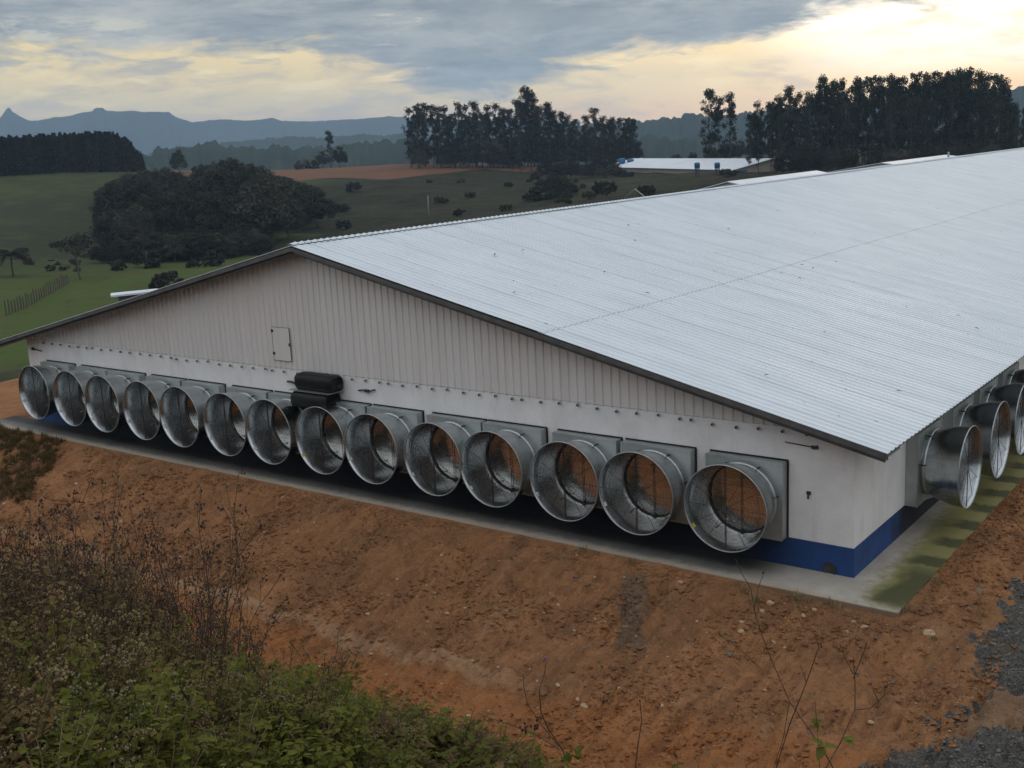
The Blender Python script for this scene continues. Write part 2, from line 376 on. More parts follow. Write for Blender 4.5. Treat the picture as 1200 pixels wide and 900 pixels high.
def f_gravel(w, b, tc):
    v = tc.outputs['Object']
    vo = w.new('ShaderNodeTexVoronoi'); w.l.new(v, vo.inputs['Vector']); vo.inputs['Scale'].default_value = 26
    vo2 = w.new('ShaderNodeTexVoronoi'); w.l.new(v, vo2.inputs['Vector']); vo2.inputs['Scale'].default_value = 60
    bw = w.new('ShaderNodeRGBToBW'); w.l.new(vo.outputs['Color'], bw.inputs[0]); n = w.noise(v, 1.2, 5, .6)
    c = w.mix(w.step(bw.outputs[0], .2, .8), (.045, .041, .037), (.105, .098, .088)); c = w.mix(w.math('MULTIPLY', w.step(n, .52, .68), .5), c, (.13, .085, .05))
    w.l.new(c, b.inputs['Base Color'])
    h = w.math('ADD', w.math('MULTIPLY', vo.outputs['Distance'], -1.), w.math('MULTIPLY', vo2.outputs['Distance'], -.4))
    setbump(w, b, h, 1., .05)
M['gravel'] = pmat('dark_crushed_stone', f_gravel, .9)
def f_track(w, b, tc):
    v = tc.outputs['Object']; n = w.noise(v, 1.6, 6, .65); n3 = w.noise(v, 18, 5, .65)
    c = w.mix(w.step(n, .35, .65), (.33, .19, .105), (.23, .14, .08)); c = w.mix(w.math('MULTIPLY', w.step(n3, .5, .7), .5), c, (.17, .15, .12))
    w.l.new(c, b.inputs['Base Color']); setbump(w, b, w.math('ADD', n3, w.noise(v, 5., 5, .65)), 1., .10)
M['track'] = pmat('packed_tan_soil', f_track, .95, 0, .15)
def f_grass(w, b, tc):
    v = tc.outputs['Object']; n = w.noise(v, .012, 4, .55); n2 = w.noise(v, .05, 6, .65); n3 = w.noise(v, .5, 6, .7); n4 = w.noise(w.vmul(v, (1, 1, 3)), .12, 5, .7)
    sp = w.new('ShaderNodeSeparateXYZ'); w.l.new(v, sp.inputs[0])
    c = w.mix(w.step(n2, .35, .65), (.036, .050, .012), (.056, .064, .018))
    c = w.mix(w.math('MULTIPLY', w.step(n4, .45, .62), .6), c, (.030, .033, .015))
    zz = w.math('ADD', sp.outputs[2], w.math('MULTIPLY', w.math('SUBTRACT', n2, .5), 9.))
    c = w.mix(w.math('MULTIPLY', w.step(zz, 2.2, -.5), .8), c, w.mix(w.step(n3, .4, .65), (.024, .028, .012), (.036, .040, .018)))
    # bright pasture on the valley floor and in the swale of the hill
    low = w.math('MULTIPLY', w.step(sp.outputs[2], -4.6, -5.6), w.step(sp.outputs[0], -170., -120.))
    c = w.mix(w.math('MULTIPLY', low, .75), c, w.mix(w.step(n3, .4, .62), (.055, .098, .014), (.085, .092, .022)))
    c = w.mix(w.math('MULTIPLY', w.step(n3, .50, .72), .55), c, (.026, .026, .013)); c = w.mix(w.math('MULTIPLY', w.step(w.noise(v, .09, 4, .6), .55, .66), .35), c, (.085, .080, .028))
    w.l.new(c, b.inputs['Base Color']); setbump(w, b, w.math('ADD', n3, w.math('MULTIPLY', n4, 2.)), .8, .5)
M['grass'] = pmat('pasture_grass', f_grass, .95, 0, .1)
def f_scrub(w, b, tc):
    v = tc.outputs['Object']; n2 = w.noise(v, .06, 6, .7); n3 = w.noise(v, .45, 6, .7)
    c = w.mix(w.step(n2, .35, .65), (.026, .028, .013), (.042, .040, .019)); c = w.mix(w.math('MULTIPLY', w.step(n3, .48, .7), .6), c, (.012, .014, .008))
    c = w.mix(w.math('MULTIPLY', w.step(w.noise(v, .10, 4, .6), .58, .66), .5), c, (.075, .05, .028))
    c = w.mix(w.math('MULTIPLY', w.step(w.noise(w.vmul(v, (1, 1, 2)), .07, 6, .75), .50, .62), .75), c, (.010, .012, .007))
    w.l.new(c, b.inputs['Base Color']); setbump(w, b, w.math('ADD', n3, w.noise(v, .16, 4, .6)), 1., 1.2)
M['scrub'] = pmat('rough_scrub_ground', f_scrub, .95, 0, .1)
def f_field(w, b, tc):
    v = tc.outputs['Object']; n = w.noise(v, .04, 5, .6); n3 = w.noise(w.vmul(v, (1, .15, 1)), .5, 5, .6)
    c = w.mix(w.step(n, .35, .65), (.155, .070, .038), (.115, .060, .034)); c = w.mix(w.math('MULTIPLY', w.step(n3, .5, .7), .4), c, (.12, .08, .035))
    w.l.new(c, b.inputs['Base Color']); setbump(w, b, n3, .5, .2)
M['field'] = pmat('ploughed_red_soil', f_field, .95, 0, .1)
M['hill'] = basic('forested_hills', (.030, .045, .028), (.018, .028, .018), .02, .95, bump=1., bscale=.05, spec=.1)
M['rock'] = basic('mountain_forest', (.045, .055, .05), (.03, .04, .035), .003, .95, spec=.1)
def leafmat(name, c1, c2, c3=None, sc=1.2, trans=.0):
    def fn(w, b, tc):
        v = tc.outputs['Object']; oi = w.new('ShaderNodeObjectInfo'); n = w.noise(v, sc, 4, .6)
        c = w.mix(w.step(n, .35, .65), c1, c2)
        if c3: c = w.mix(w.math('MULTIPLY', w.step(w.noise(v, sc*7, 2), .55, .68), .7), c, c3)
        c = w.mix(w.math('MULTIPLY', w.step(oi.outputs['Random'], .5, .1), .5), c, tuple(k*.45 for k in c1)); c = w.mix(w.math('MULTIPLY', w.step(oi.outputs['Random'], .5, 1.), .55), c, tuple(k*2. for k in c2))
        w.l.new(c, b.inputs['Base Color'])
        if trans:
            mt_out = [n_ for n_ in w.n if n_.type == 'OUTPUT_MATERIAL'][0]
            tr = w.new('ShaderNodeBsdfTranslucent'); w.l.new(c, tr.inputs[0]); ms = w.new('ShaderNodeMixShader'); ms.inputs[0].default_value = trans
            w.l.new(b.outputs[0], ms.inputs[1]); w.l.new(tr.outputs[0], ms.inputs[2]); w.l.new(ms.outputs[0], mt_out.inputs[0])
    return pmat(name, fn, .8, 0, .08)
M['eucleaf'] = leafmat('eucalyptus_leaves', (.018, .023, .014), (.026, .031, .019), sc=.4)
M['pineleaf'] = leafmat('pine_needles', (.013, .017, .010), (.022, .025, .013), sc=.4)
M['broadleaf'] = leafmat('dark_broad_leaves', (.028, .029, .018), (.046, .044, .032), (.016, .018, .011), .35)
M['shrubleaf'] = leafmat('olive_shrub_leaves', (.030, .031, .016), (.040, .038, .020), None, .5)
M['midleaf'] = leafmat('mid_green_leaves', (.050, .070, .028), (.036, .048, .022), None, .5)
M['bark'] = basic('grey_brown_bark', (.12, .10, .08), (.07, .055, .045), 1.5, .9, stretch=(1, 1, .2))
M['palebark'] = basic('pale_eucalyptus_bark', (.09, .08, .07), (.05, .04, .035), .6, .9, stretch=(1, 1, .3))
M['weed'] = leafmat('weed_leaves', (.118, .128, .020), (.070, .074, .015), (.15, .125, .030), 3., .25)
M['weedolive'] = leafmat('withering_leaves', (.095, .080, .026), (.11, .068, .028), (.050, .036, .016), 3., .2)
M['dry'] = basic('dry_stem', (.095, .055, .032), (.05, .03, .02), 5, .9)
M['straw'] = basic('straw_stem', (.26, .20, .10), (.17, .12, .06), 5, .9)
M['seed'] = basic('dark_seed_head', (.022, .014, .012), (.05, .03, .022), 20, .95)
M['fluff'] = basic('pale_flower_head', (.22, .22, .13), (.13, .13, .07), 20, .95)
M['pink'] = basic('purple_bud', (.34, .15, .27), (.25, .11, .2), 20, .9)
M['stone'] = basic('tan_stone', (.50, .36, .23), (.34, .22, .13), 6, .9, bump=.5, bscale=20)
M['greystone'] = basic('grey_stone', (.19, .17, .14), (.10, .088, .072), 6, .9, bump=.5, bscale=20)
M['bluepaint'] = basic('faded_blue_plastic', (.03, .14, .30), (.02, .10, .22), 2, .5)
M['whitepaint'] = basic('white_tank_paint', (.72, .72, .72), (.6, .6, .6), 2, .5)
M['beige'] = basic('beige_wall', (.36, .32, .27), (.29, .26, .22), .6, .85)
M['wood'] = basic('weathered_wood', (.10, .08, .06), (.06, .05, .04), 2, .9, stretch=(1, 1, .2))
M['farroof'] = basic('pale_far_roof', (.62, .66, .70), (.54, .58, .62), .3, .5)

# ------------------------------------------------------------------ terrain
W = 27.783; PZ = 6.055; EZ = 2.695; OX = .82; OY = .69; BH = .574; ZC = 1.328; RX = -W/2
SLX = 1.207; SLY = 1.137
def near_z(x, y):
    A = .92*(1-sst(x, -7, 2.6))+.03
    t = np.clip((-SLY-y)/4.3, 0, 1)
    z = -.012-.08*sst(x, -3.5, .6)*(1-sst(y, -1.1, -.3))-A*(t*.75+.25*t*t*(3-2*t))
    z = z-.16*sst(-y, 5.3, 5.8)*(1-sst(x, -3, 2.2))
    b = np.maximum(-7.6-y, 0); z = z+np.where(b < 1, .33*b*b, .33+.66*(b-1))*(1-.28*sst(x, 2, 9))
    return np.minimum(z, 6.62)
CT = []
def ctl(px, py, D): CT.append(at(px, py, D))
for a in [(-60, 213, 350), (0, 209, 340), (60, 207, 340), (130, 205, 335), (170, 203, 340), (0, 235, 300), (90, 232, 290), (0, 265, 250), (90, 262, 250), (0, 300, 200), (100, 300, 200), (190, 300, 195),
          (-60, 330, 165), (0, 330, 160), (100, 330, 160), (0, 365, 128), (90, 362, 130), (170, 335, 150), (180, 262, 255), (250, 255, 250), (330, 260, 235), (250, 205, 350), (320, 222, 310),
          (390, 217, 300), (300, 200, 380), (480, 191, 400), (580, 194, 400), (380, 197, 390), (480, 211, 320), (560, 203, 345), (400, 255, 225), (500, 245, 225), (500, 222, 280), (600, 208, 320), (600, 232, 240),
          (700, 204, 320), (660, 236, 215), (750, 207, 270), (750, 228, 190), (850, 206, 250), (850, 214, 190), (930, 208, 235), (1000, 201, 230), (1100, 197, 230), (1190, 190, 225), (1190, 186, 300), (1000, 193, 300), (820, 192, 330), (720, 192, 380)]: ctl(*a)
for (px, D, z) in [(0, 480, 2), (150, 480, 0), (300, 520, -18), (450, 560, -22), (600, 520, -15), (750, 480, -12), (900, 450, -4), (1100, 450, 0), (1200, 450, 4), (-150, 300, 2), (-150, 120, -6), (-150, 480, 5),
                   (-300, 200, -2), (200, 800, -30), (500, 900, -35), (800, 900, -30), (0, 900, -20), (1200, 800, -10)]:
    p = at(px, 200, D); CT.append(np.array([p[0], p[1], z]))
for p in [(-45, -20, -2.5), (-45, 10, -3.), (-50, 40, -4.5), (-55, 75, -4.5), (-80, -40, -3), (-48, 110, -3.2), (-60, 140, -2.5), (-14, 130, .4), (20, 130, .2), (10, 60, 0), (30, 0, 0), (30, 60, 0), (60, 20, 1), (40, 200, 3), (0, 180, 1.5),
          (80, -80, 8), (0, -60, 9), (-60, -90, 7), (60, 300, 6), (200, 100, 5), (200, 500, 5), (400, 0, 5), (0, -400, 10), (-400, -300, 5), (400, -400, 8), (400, 900, 0), (-900, 0, 0), (-1000, 900, -30), (0, 1000, -20)]: CT.append(np.array(p, float))
CT = np.array(CT); _s = 100.
def tps_fit(P, lam=2e-4):
    X = P[:, :2]/_s; n = len(X); d = np.linalg.norm(X[:, None]-X[None], axis=2); K = np.where(d > 0, d*d*np.log(d+1e-12), 0)+lam*np.eye(n)
    Q = np.c_[np.ones(n), X]; A = np.block([[K, Q], [Q.T, np.zeros((3, 3))]]); return np.linalg.solve(A, np.r_[P[:, 2], 0, 0, 0]), X
_w, _X = tps_fit(CT)
def far_z(x, y):
    x = np.asarray(x, float); y = np.asarray(y, float); sh = x.shape; q = np.c_[x.ravel(), y.ravel()]/_s; o = np.zeros(len(q))
    for i in range(len(_X)):
        d2 = ((q-_X[i])**2).sum(1); o += _w[i]*.5*d2*np.log(d2+1e-12)
    o += _w[-3]+q@_w[-2:]
    return np.clip(o, -45, 30).reshape(sh)
def height(x, y, detail=True):
    x = np.asarray(x, float); y = np.asarray(y, float)
    dx = np.maximum(np.maximum(-33.5-x, x-12), 0); dy = np.maximum(np.maximum(-26-y, y-118), 0)
    d = np.hypot(dx, dy); k = sst(d, 0, 16)
    nz = near_z(x, y)
    z = nz*(1-k)+far_z(x, y)*k
    if detail:
        near = 1-sst(d, 10, 40)
        onpad = sst(np.maximum(np.maximum(x-SLX, -SLY-y), np.maximum(y-122, -x-29.2)), -.16, -.02)   # flat under the slab
        bank = sst(-y, 7.4, 8.4)
        sl = sst(-y, 1.3, 2.2)
        eg = .18+.82*sst(np.maximum(x-SLX, -SLY-y), .1, .8)
        dd = fbm(x*.55, y*.55, 3)*.15*sl+(fbm(x*1.7+3, y*1.7, 4, .6)*.13+fbm(x*5.5, y*5.5, 4, .65)*.085+np.maximum(fbm(x*3.1+40, y*3.1, 3), .12)*.20)*eg
        ledge = np.exp(-((y+5.35+fbm(x*.5, y*0, 2)*.35)/.10)**2)*(1-sst(x, -5, -2.4))*.07+np.exp(-((y+6.1+fbm(x*.4+7, y*0, 2)*.3)/.16)**2)*(1-sst(x, -4, -1))*.05
        z = z+ledge*near
        rill = np.abs(fbm(x*2.6+y*.25+20, y*.33, 4, .6))*.30*sl*(1-bank)         # rain rills running down the slope
        z = z+near*onpad*(dd-.004-rill)
        z = z-near*(1-onpad)*.12
        berm = np.exp(-((x-1.85)/.38)**2)*sst(y, -2.0, -.3)*.20*(1+1.6*fbm(x*.9, y*.9, 2)); z = z+berm
        z = z+(1-near)*(fbm(x*.03, y*.03, 4)*.9+fbm(x*.15, y*.15, 3)*.3)*sst(d, 10, 60)
    return z
def hz(x, y): return float(height(np.array([x]), np.array([y]))[0])

def axis(parts):
    out = []
    for a, b, s in parts: out.append(np.arange(a, b, s))
    return np.concatenate(out+[np.array([parts[-1][1]])])
def geo(a, b, s0, s1):
    v = [a]; s = s0
    while v[-1] < b: v.append(v[-1]+s); s = min(s*1.09, s1)
    return np.array(v)
gx = np.concatenate([-(geo(30, 1500, .3, 26))[::-1], np.arange(-30+.12, -14, .11), np.arange(-14, 6, .058), geo(6, 1300, .12, 30)])
gy = np.concatenate([(-geo(16, 700, .25, 30))[::-1], np.arange(-16+.15, -8, .11), np.arange(-8, -.6, .058), np.arange(-.6, 10, .09), geo(10, 1400, .15, 9)[:]])
gx = np.unique(np.round(gx, 4)); gy = np.unique(np.round(gy, 4))
GX, GY = np.meshgrid(gx, gy); GZ = height(GX, GY)
nx, ny = len(gx), len(gy)
idx = np.arange(nx*ny).reshape(ny, nx)
F = np.stack([idx[:-1, :-1], idx[:-1, 1:], idx[1:, 1:], idx[1:, :-1]], -1).reshape(-1, 4)
V = np.stack([GX, GY, GZ], -1).reshape(-1, 3)
cx = (V[F[:, 0], 0]+V[F[:, 2], 0])/2; cy = (V[F[:, 0], 1]+V[F[:, 2], 1])/2
wob = fbm(cx*1.2, cy*1.2, 4, .6)*.55+fbm(cx*7, cy*7, 2)*.25
reg = np.zeros(len(F), int)          # 0 clay
road = (cx > 2.60+wob*1.3-.02*cy+.40*sst(-cy, 1.2, 2.6)) & (cx < 9) & (cy > -9) & (cy < 140)
gl = -5.9+(cx-2.2)*1.35
tan = (cy < -3.9+wob*.8+(cx-3.0)*2.4) & (cy > gl+wob*.5)
reg[road] = 1
reg[road & tan] = 2
reg[(cx > 1.7+wob) & (cx < 9) & (cy < gl+wob*.5) & (cy > -8)] = 1
bankr = (cy < -8.5+wob*.9) & (cx > -40) & (cx < 12)
outn = (cx < -37+wob*3) | (cx > 11+wob*3) | (cy > 128) | (cy < -21)
reg[outn & (reg == 0)] = 3
reg[bankr & (reg == 0)] = 5
reg[(cx < -29.5+wob*2.2) & (cy > -14) & (cy < -6.5+wob) & (reg == 0)] = 3
PQ = proj(np.c_[cx, cy, V[F[:, 0], 2]])
dist = np.hypot(cx-CP[0], cy-CP[1])
azd = np.degrees(np.arctan2(cx-CP[0], cy-CP[1]))
# the ploughed field and the rough slopes, laid out on the ground by bearing and distance from the barn's corner road
wf = fbm(cx*.03, cy*.03, 3)
reg[(reg == 3) & (azd > -53) & (azd < -35.5) & (dist > 318+12*wf+(azd+49)*4.0) & (dist < 415)] = 4
reg[(reg == 3) & (azd > -46.5+2.5*wf) & (azd < 10) & (dist > 60)] = 5
mats = [('ground', 'dirt'), ('gravel_road', 'gravel'), ('dirt_track', 'track'), ('pasture_ground', 'grass'), ('ploughed_field', 'field'), ('scrub_ground', 'scrub')]
for k, (nm, mt) in enumerate(mats):
    f = F[reg == k]; u, inv = np.unique(f, return_inverse=True)
    o = npmesh(nm, V[u], inv.reshape(-1, 4), M[mt], smooth=True); tag(o, kind='structure')

# apron slab around the front and right sides
def slab_poly():
    mb = MB()
    def prism(pts, z0, z1):
        n = len(pts); mb.add([(x, y, z0) for x, y in pts]+[(x, y, z1) for x, y in pts], [tuple(range(n))[::-1], tuple(range(n, 2*n))]+[(i, (i+1) % n, n+(i+1) % n, n+i) for i in range(n)])
    # front strip then side strip in bays with thin joints
    prism([(-29.1, -SLY), (SLX-.0, -SLY), (SLX, -.0), (SLX, 0), (-29.1, 0)], -.22, 0)
    y = .006
    while y < 120:
        prism([(0.0, y), (SLX, y), (SLX, y+5.99), (0.0, y+5.99)], -.22, 0); y += 6.0
    return mb
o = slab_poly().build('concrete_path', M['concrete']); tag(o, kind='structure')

# ------------------------------------------------------------------ haze and far hills
hz_box = MB().box((-4700, -900, -60), (1900, 4700, 262)).build('haze', None) if False else None
def ridge_mesh(name, pts, D, depth, mat, zlow=-70, n=260, rough=1., seed=0, back=None):
    """a hill range: profile given as sight lines at distance D, with a rounded body of the given depth"""
    xs = np.linspace(pts[0][0], pts[-1][0], n); ys = np.interp(xs, [p[0] for p in pts], [p[1] for p in pts])
    rows = 22; Vv = []
    for j in range(rows):
        t = j/(rows-1)*2-1                                  # -1 front foot, 0 crest, 1 back foot
        prof = (1-abs(t)**1.25)
        for i in range(n):
            c = at(xs[i], ys[i], D); d = c[:2]-CP[:2]; d /= np.linalg.norm(d)
            top = c[2]+rough*.7*float(fbm(np.array([xs[i]*.16+seed]), np.array([seed*1.]), 5, .7)[0]); q = c[:2]+d*t*depth
            nz = float(fbm(np.array([q[0]/depth*2.2+seed]), np.array([q[1]/depth*2.2]), 5, .55)[0])
            z = zlow+(top-zlow)*prof*(1+(.55*nz if j != rows//2 else 0)*abs(t)*1.1)
            if abs(t) < .06: z = zlow+(top-zlow)*prof+nz*rough*.0
            Vv.append((q[0], q[1], z+rough*float(vnoise(np.array([q[0]*3/rough/3]), np.array([q[1]*3/rough/3]))[0])))
    id_ = np.arange(rows*n).reshape(rows, n)
    Ff = np.stack([id_[:-1, :-1], id_[:-1, 1:], id_[1:, 1:], id_[1:, :-1]], -1).reshape(-1, 4)
    o = npmesh(name, Vv, Ff, mat, smooth=True); tag(o, kind='structure'); return o
ridge_mesh('mountains', [(-120, 150), (-60, 147), (-10, 141), (0, 136), (5, 129.5), (8.5, 124), (11, 124.5), (14.5, 129), (22, 134), (33, 139.5), (45, 140), (62, 136), (80, 135), (95, 130), (108, 128.5), (112, 124.5), (120, 124.5), (124, 128), (140, 129), (155, 128), (165, 129.5), (198, 129.5), (206, 136), (225, 142), (245, 139.5), (262, 138.5), (285, 140), (305, 139), (318, 136), (330, 140), (345, 141), (380, 140), (420, 138), (455, 135), (475, 136), (520, 138), (600, 141), (680, 140)], 3600, 500, M['rock'], rough=2., n=520)
ridge_mesh('middle_hills', [(-80, 180), (60, 184), (160, 182), (210, 172), (260, 166), (300, 162), (340, 158), (380, 160), (415, 156), (450, 157), (480, 155), (560, 158), (700, 160)], 2100, 420, M['hill'], rough=4., seed=3, n=420)
ridge_mesh('right_hills', [(640, 145), (700, 144), (745, 141), (765, 139), (785, 137.5), (800, 133), (812, 131), (822, 133), (845, 134), (880, 131), (950, 122), (1050, 112), (1120, 106), (1170, 103), (1190, 100), (1230, 97), (1300, 96)], 1500, 350, M['hill'], rough=5., seed=5, n=420)
ridge_mesh('wooded_hills', [(40, 190), (150, 184), (180, 176), (200, 172), (225, 168), (250, 166), (275, 170), (300, 170), (335, 171), (375, 171), (400, 169), (440, 164), (480, 165), (560, 167), (680, 163), (740, 160), (780, 158), (830, 163), (900, 165), (1000, 168)], 950, 260, M['hill'], rough=5.5, seed=9, n=560, zlow=-55)
hm = bpy.data.materials.new('haze'); hm.use_nodes = True; hn = hm.node_tree; hn.nodes.clear()
ho = hn.nodes.new('ShaderNodeOutputMaterial'); hp = hn.nodes.new('ShaderNodeVolumePrincipled'); hn.links.new(hp.outputs[0], ho.inputs['Volume'])
hp.inputs['Color'].default_value = (.48, .70, .96, 1); hp.inputs['Density'].default_value = 2.2e-4; hp.inputs['Anisotropy'].default_value = 0.0
o = MB().box((-4600, -760, -75), (1900, 4600, 290)).build('haze', hm); tag(o, kind='stuff')

# ------------------------------------------------------------------ trees
def leaves(centres, radii, counts, size, seed, flat=1.0, up=0.3):
    """leaf sized quads spread through clumps"""
    g = np.random.default_rng(seed); V = []; 
    tot = int(sum(counts)); c = np.repeat(np.asarray(centres), counts, 0); r = np.repeat(np.asarray(radii), counts, 0)
    if r.ndim == 1: r = np.stack([r, r, r*flat], 1)
    d = g.normal(size=(tot, 3)); d /= np.linalg.norm(d, axis=1)[:, None]; rad = g.random(tot)**.45
    p = c+d*r*rad[:, None]
    nrm = g.normal(size=(tot, 3))+d*.9+np.array([0, 0, up]); nrm /= np.linalg.norm(nrm, axis=1)[:, None]
    a = np.cross(nrm, g.normal(size=(tot, 3))); a /= np.linalg.norm(a, axis=1)[:, None]; b = np.cross(nrm, a)
    s = size*(.6+.8*g.random(tot))[:, None]
    V = np.stack([p-a*s*.9, p-b*s*.55, p+a*s*.9, p+b*s*.55], 1).reshape(-1, 3)
    F = np.arange(tot*4).reshape(-1, 4); return V, F
def limb(mb, p0, p1, r0, r1, seed, k=4, wob=.06):
    g = random.Random(seed); L = (Vector(p1)-Vector(p0)).length; pts = []
    for i in range(k+1):
        t = i/k; q = Vector(p0).lerp(Vector(p1), t); q += Vector((g.uniform(-1, 1), g.uniform(-1, 1), 0))*L*wob*(0 < i < k); pts.append(q)
    mb.tube(pts, [r0+(r1-r0)*i/k for i in range(k+1)], 5)
def proto_tree(name, H, kind, seed, leaf, bark):
    g = random.Random(seed); root = empty(name, (0, 0, 0)); mb = MB(); C = []; Rr = []; N = []
    if kind == 'euc':
        lean = g.uniform(-.03, .03)*H; top = (lean, g.uniform(-.02, .02)*H, H*.94)
        limb(mb, (0, 0, -.5), top, .22, .05, seed, 6, .012)
        nb = 46
        for i in range(nb):
            t = g.uniform(.13, 1.0)**.8; h = H*t; a = g.uniform(0, 6.28)
            w = H*.105*(1.2-abs(t-.6)*1.35)*g.uniform(.2, 1.1)
            e = (lean*t+math.cos(a)*w, math.sin(a)*w, h+H*.03); limb(mb, (lean*t, 0, h-H*.06), e, .06, .02, seed+i, 2)
            C.append(e); q = H*g.uniform(.032, .068); Rr.append((q, q, q*.9)); N.append(int(62*g.uniform(.6, 1.3)))
        C.append((lean, 0, H*.96)); Rr.append((H*.05,)*3); N.append(60); size = .25
        for i in range(5):
            a = g.uniform(0, 6.28); C.append((math.cos(a)*H*.05, math.sin(a)*H*.05, H*g.uniform(.1, .32))); Rr.append((H*.05, H*.05, H*.05)); N.append(14)
    elif kind == 'pine':
        limb(mb, (0, 0, -.5), (0, 0, H*.98), .2, .03, seed, 5, .006); size = .33
        for i in range(26):
            t = .06+.94*i/26; w = H*.15*(1.02-t)**.85*g.uniform(.75, 1.15)
            for k in range(4):
                a = g.uniform(0, 6.28); C.append((math.cos(a)*w*.6, math.sin(a)*w*.6, H*t)); q = w*.62+.06; Rr.append((q, q, q*.6)); N.append(14)
    elif kind == 'broad':
        limb(mb, (0, 0, -.5), (0, 0, H*.55), .28, .14, seed, 4, .03); size = .23
        cw = H*.44
        for i in range(64):
            a = g.uniform(0, 6.28); rr = cw*math.sqrt(g.random())*.9; zz = H*(.16+.76*math.sqrt(max(0, 1-(rr/cw)**2))*g.uniform(.15, 1.04))
            e = (math.cos(a)*rr, math.sin(a)*rr, zz)
            if i % 4 == 0: limb(mb, (0, 0, H*.42), e, .1, .03, seed+i, 2)
            q = H*g.uniform(.085, .15); C.append(e); Rr.append((q, q, q*.75)); N.append(int(92*g.uniform(.7, 1.2)))
    elif kind == 'umbrella':
        limb(mb, (0, 0, -.5), (.1, 0, H*.66), .17, .10, seed, 5, .02); size = .24
        for i in range(26):
            a = g.uniform(0, 6.28); rr = H*.46*math.sqrt(g.random()); e = (math.cos(a)*rr, math.sin(a)*rr, H*(.74+.2*(1-(rr/(H*.46))**2))*g.uniform(.93, 1.05)-.2)
            limb(mb, (0.1, 0, H*g.uniform(.5, .64)), e, .06, .02, seed+i, 2)
            q = H*g.uniform(.10, .17); C.append(e); Rr.append((q, q, q*.6)); N.append(60)
    elif kind == 'bush':
        for i in range(5): limb(mb, (0, 0, -.2), (g.uniform(-.3, .3)*H, g.uniform(-.3, .3)*H, H*.7), .05, .02, seed+i, 2)
        size = .24
        for i in range(22):
            a = g.uniform(0, 6.28); rr = H*.55*math.sqrt(g.random()); C.append((math.cos(a)*rr, math.sin(a)*rr, H*g.uniform(.15, .85)*(1-.35*rr/(H*.55)))); q = H*g.uniform(.12, .22); Rr.append((q, q, q*.8)); N.append(30)
    mb.build('trunk', bark, root, True)
    V_, F_ = leaves(C, Rr, N, size, seed); npmesh('crown', V_, F_, leaf, root)
    return root
USED = set()
def plant(protos, px, D, top=None, h=None, label=None, cat='tree', group=None, H0=1., wx=1., jit=0):
    """stand a copy (or the first itself) on the ground at bearing px and distance D, as tall as sight line `top`"""
    p = at(px, 190, D); z = hz(p[0], p[1])
    if top is not None: h = at(px, top, D)[2]-z
    s = max(h, .8)/H0; i = random.randrange(len(protos)); r = protos[i]; w = s*wx
    if r.name in USED: o = dup(r, (0, 0, 0))
    else: o = r; USED.add(r.name)
    o.location = (p[0], p[1], z-.1); o.rotation_euler = (0, 0, random.uniform(0, 6.28)); o.scale = (w, w, s)
    tag(o, label, cat, group); return o
EUC = [proto_tree('eucalyptus_tree', 20, 'euc', 100+i, M['eucleaf'], M['palebark']) for i in range(6)]
PIN = [proto_tree('pine_tree', 14, 'pine', 200+i, M['pineleaf'], M['bark']) for i in range(4)]
BRD = [proto_tree('broadleaf_tree', 10, 'broad', 300+i, M['broadleaf'], M['bark']) for i in range(5)]
BSH = [proto_tree('bush', 3, 'bush', 400+i, M['broadleaf'], M['bark']) for i in range(4)]
SHR = [proto_tree('shrub', 3, 'bush', 450+i, M['shrubleaf'], M['bark']) for i in range(4)]
EUCG = [proto_tree('eucalyptus_tree', 20, 'euc', 150+i, M['eucleaf'], M['palebark']) for i in range(3)]
g1 = 'eucalyptus row on the field behind the roof'; l1 = 'tall dark eucalyptus in the grove on the red field crest'
tops1 = [(482, 130), (490, 124), (498, 121), (508, 127), (516, 129), (525, 128), (539, 122.5), (548, 127), (557.6, 122), (565, 132), (573, 127), (583, 125), (590, 129), (600, 131), (608.5, 120), (619, 105.6), (626, 113), (633, 127), (645, 124.6), (652, 132), (660, 134), (667, 137), (677, 140), (687, 138), (699, 130), (708, 138), (718, 141), (727, 141), (735, 141), (743, 143)]
for px, t in tops1:
    wx = .8 if px < 600 else .85
    plant(EUC, px, 372+random.uniform(-6, 6), t-1, label=l1 if t > 106 else 'tallest eucalyptus of the grove on the red field crest', group=g1 if t > 106 else None, H0=20, wx=wx*1.2)
for px in np.arange(484, 742, 8.5):
    t = np.interp(px, [q[0] for q in tops1], [q[1] for q in tops1])+random.uniform(6, 16); plant(EUC, px+random.uniform(-3, 3), 384+random.uniform(-8, 8), t, label=l1, group=g1, H0=20, wx=.95)
for px in np.arange(598, 742, 12):
    plant(EUC, px+random.uniform(-3, 3), 350+random.uniform(-8, 8), 146+random.uniform(-6, 12), label=l1, group=g1, H0=20, wx=.9)
g2 = 'eucalyptus forest behind the roof'; l2 = 'tall dark eucalyptus in the forest beyond the white roof'
tops2 = [(888.5, 122.5), (902, 119), (913, 115.5), (925, 104), (937, 112), (948, 110), (962, 95), (976, 100), (986, 97), (1004, 95), (1018, 94), (1030, 95), (1042, 94), (1054, 95), (1070, 90), (1084, 92), (1095, 89), (1109, 88), (1121, 84), (1133, 85), (1144, 87), (1154, 91), (1165, 92), (1174, 100), (1180, 115), (1187, 122), (1197, 130), (1207, 132)]
for px, t in tops2: plant(EUC, px, 272+random.uniform(-8, 8), t-.5, label=l2, group=g2, H0=20, wx=.72)
for px in np.arange(878, 1206, 8):
    t = np.interp(px, [q[0] for q in tops2], [q[1] for q in tops2])
    plant(EUC, px+random.uniform(-3, 3), 290+random.uniform(-8, 8), t+random.uniform(3, 14), label=l2, group=g2, H0=20, wx=.85)
